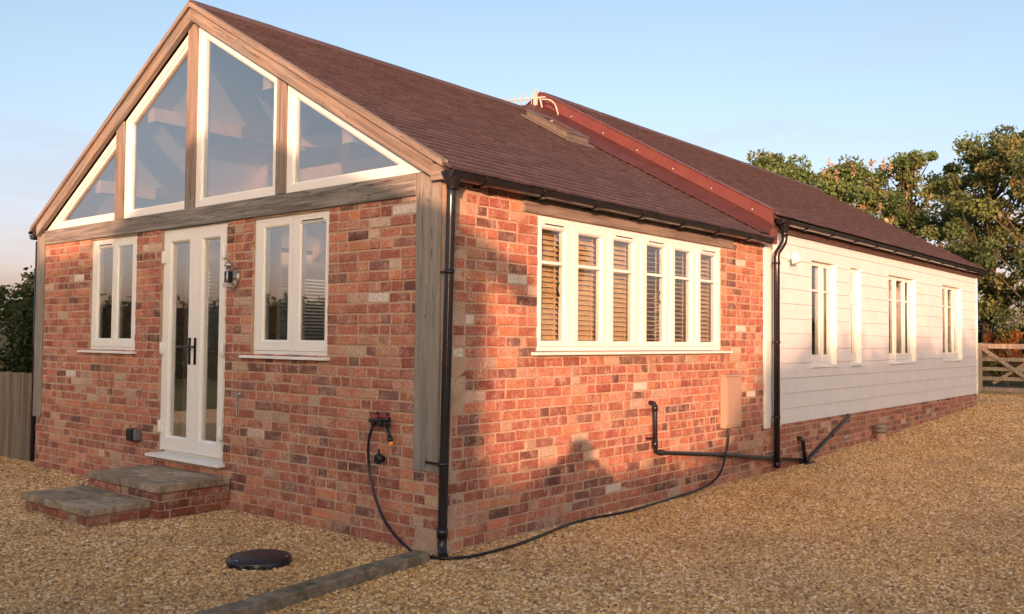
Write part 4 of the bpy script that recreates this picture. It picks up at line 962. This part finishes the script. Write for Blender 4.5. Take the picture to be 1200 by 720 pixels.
for n,sg in (('l',-1),('r',1)): jj[n+'cuff']=(B(sg*.18,.30,1.36),.034)
skin('jacket',jj,[('chest','waist'),('waist','pelvis'),('chest','neckb'),('chest','lsh'),('lsh','lelb'),('lelb','lcuff'),('chest','rsh'),('rsh','relb'),('relb','rcuff')],JK,per)
tt={k:(v[0],(v[1]+.012)) for k,v in J.items() if k in ('pelvis','lhip','rhip','lknee','rknee','lank','rank')}
skin('trousers',tt,[('pelvis','lhip'),('lhip','lknee'),('lknee','lank'),('pelvis','rhip'),('rhip','rknee'),('rknee','rank')],TR,per)
mb=MB(); mb.lathe(B(0,.02,1.54),[(.098,-.02),(.104,.02),(.092,.06),(.06,.092),(0,.105)],18); mb.build('hair',simple('brown_hair',(.05,.03,.02),.8),per)
ph=MB(lambda r,f_,z:tuple(B(r,f_,z))); ph.box(-.075,.075,.40,.409,1.395,1.470)
tag(ph.build('mobile_phone',BLACK,None,tuple(B(0,.405,1.43))),'black mobile phone held sideways in both hands of the person','phone')

# ================================================================== camera, sky, sun
cam=bpy.data.cameras.new('camera'); co=bpy.data.objects.new('camera',cam); col.objects.link(co); scene.camera=co
cam.sensor_width=36; cam.lens=36*1067.4924/1200; cam.clip_end=6000; cam.clip_start=.02
yaw,pitch,roll=R(39.82512),R(2.05415),R(.551588)
fw=Vector((-math.sin(yaw)*math.cos(pitch),math.cos(yaw)*math.cos(pitch),math.sin(pitch)))
rt=Vector((math.cos(yaw),math.sin(yaw),0)); up=rt.cross(fw)
r2=rt*math.cos(roll)+up*math.sin(roll); u2=-rt*math.sin(roll)+up*math.cos(roll)
M=Matrix((( r2.x,u2.x,-fw.x,4.2999),(r2.y,u2.y,-fw.y,-4.4088),(r2.z,u2.z,-fw.z,1.45),(0,0,0,1)))
co.matrix_world=M
w=bpy.data.worlds.new('World'); scene.world=w; w.use_nodes=True; t=w.node_tree; t.nodes.clear()
sk_=t.nodes.new('ShaderNodeTexSky'); sk_.sky_type='NISHITA'; sk_.sun_disc=False; sk_.sun_elevation=SUN_EL; sk_.sun_rotation=math.atan2(SUNH.x,SUNH.y)
sk_.air_density=.95; sk_.dust_density=3.6; sk_.ozone_density=1.2; sk_.altitude=50
bg=t.nodes.new('ShaderNodeBackground'); bg.inputs[1].default_value=.15; ow=t.nodes.new('ShaderNodeOutputWorld')

tc=t.nodes.new('ShaderNodeTexCoord'); sx=t.nodes.new('ShaderNodeSeparateXYZ'); t.links.new(tc.outputs['Generated'],sx.inputs[0])
def mr(src,a,b,c,d):
    x=t.nodes.new('ShaderNodeMapRange'); x.interpolation_type='SMOOTHSTEP'
    for k,v in zip(('From Min','From Max','To Min','To Max'),(a,b,c,d)): x.inputs[k].default_value=v
    t.links.new(src,x.inputs['Value']); return x.outputs[0]
def mx(f,a,b,bt='MIX'):
    x=t.nodes.new('ShaderNodeMix'); x.data_type='RGBA'; x.blend_type=bt; t.links.new(f,x.inputs[0]); t.links.new(a,x.inputs[6])
    if isinstance(b,tuple): x.inputs[7].default_value=(*b,1)
    else: t.links.new(b,x.inputs[7])
    return x.outputs[2]
low=mr(sx.outputs[2],0.0,.30,1,0)                                   # evening haze low in the sky
low2=mr(sx.outputs[2],-.02,.16,1,0)
c0=mx(low2,sk_.outputs[0],(1.5,1.42,1.56),'MULTIPLY')
c1=mx(low,c0,(1.0,.86,1.12),'MULTIPLY')
mp_=t.nodes.new('ShaderNodeMapping'); mp_.inputs['Scale'].default_value=(2.2,2.2,11); t.links.new(tc.outputs['Generated'],mp_.inputs[0])
nz_=t.nodes.new('ShaderNodeTexNoise'); nz_.inputs['Scale'].default_value=1.6; nz_.inputs['Detail'].default_value=6; t.links.new(mp_.outputs[0],nz_.inputs[0])
ml=t.nodes.new('ShaderNodeMath'); ml.operation='MULTIPLY'; t.links.new(mr(nz_.outputs[0],.50,.72,0,.42),ml.inputs[0]); t.links.new(mr(sx.outputs[2],.10,.42,1,0),ml.inputs[1])
c2=mx(ml.outputs[0],c1,(1.75,1.55,1.50))
one=t.nodes.new('ShaderNodeValue'); one.outputs[0].default_value=1.0
c3=mx(one.outputs[0],c2,(.915,.848,.862),'MULTIPLY')
t.links.new(c3,bg.inputs[0]); t.links.new(bg.outputs[0],ow.inputs[0])
sun=bpy.data.lights.new('sun','SUN'); so=bpy.data.objects.new('sun',sun); col.objects.link(so)
sun.energy=2.8; sun.angle=R(.5); sun.color=(1.0,.49,.29)
sd_=Vector((SUNH.x*math.cos(SUN_EL),SUNH.y*math.cos(SUN_EL),math.sin(SUN_EL)))
so.rotation_euler=sd_.to_track_quat('Z','Y').to_euler(); so.location=(20,-28,12)
scene.view_settings.view_transform='Standard'; scene.view_settings.look='None'; scene.view_settings.gamma=1; scene.view_settings.use_curve_mapping=False
scene.view_settings.exposure=1.5
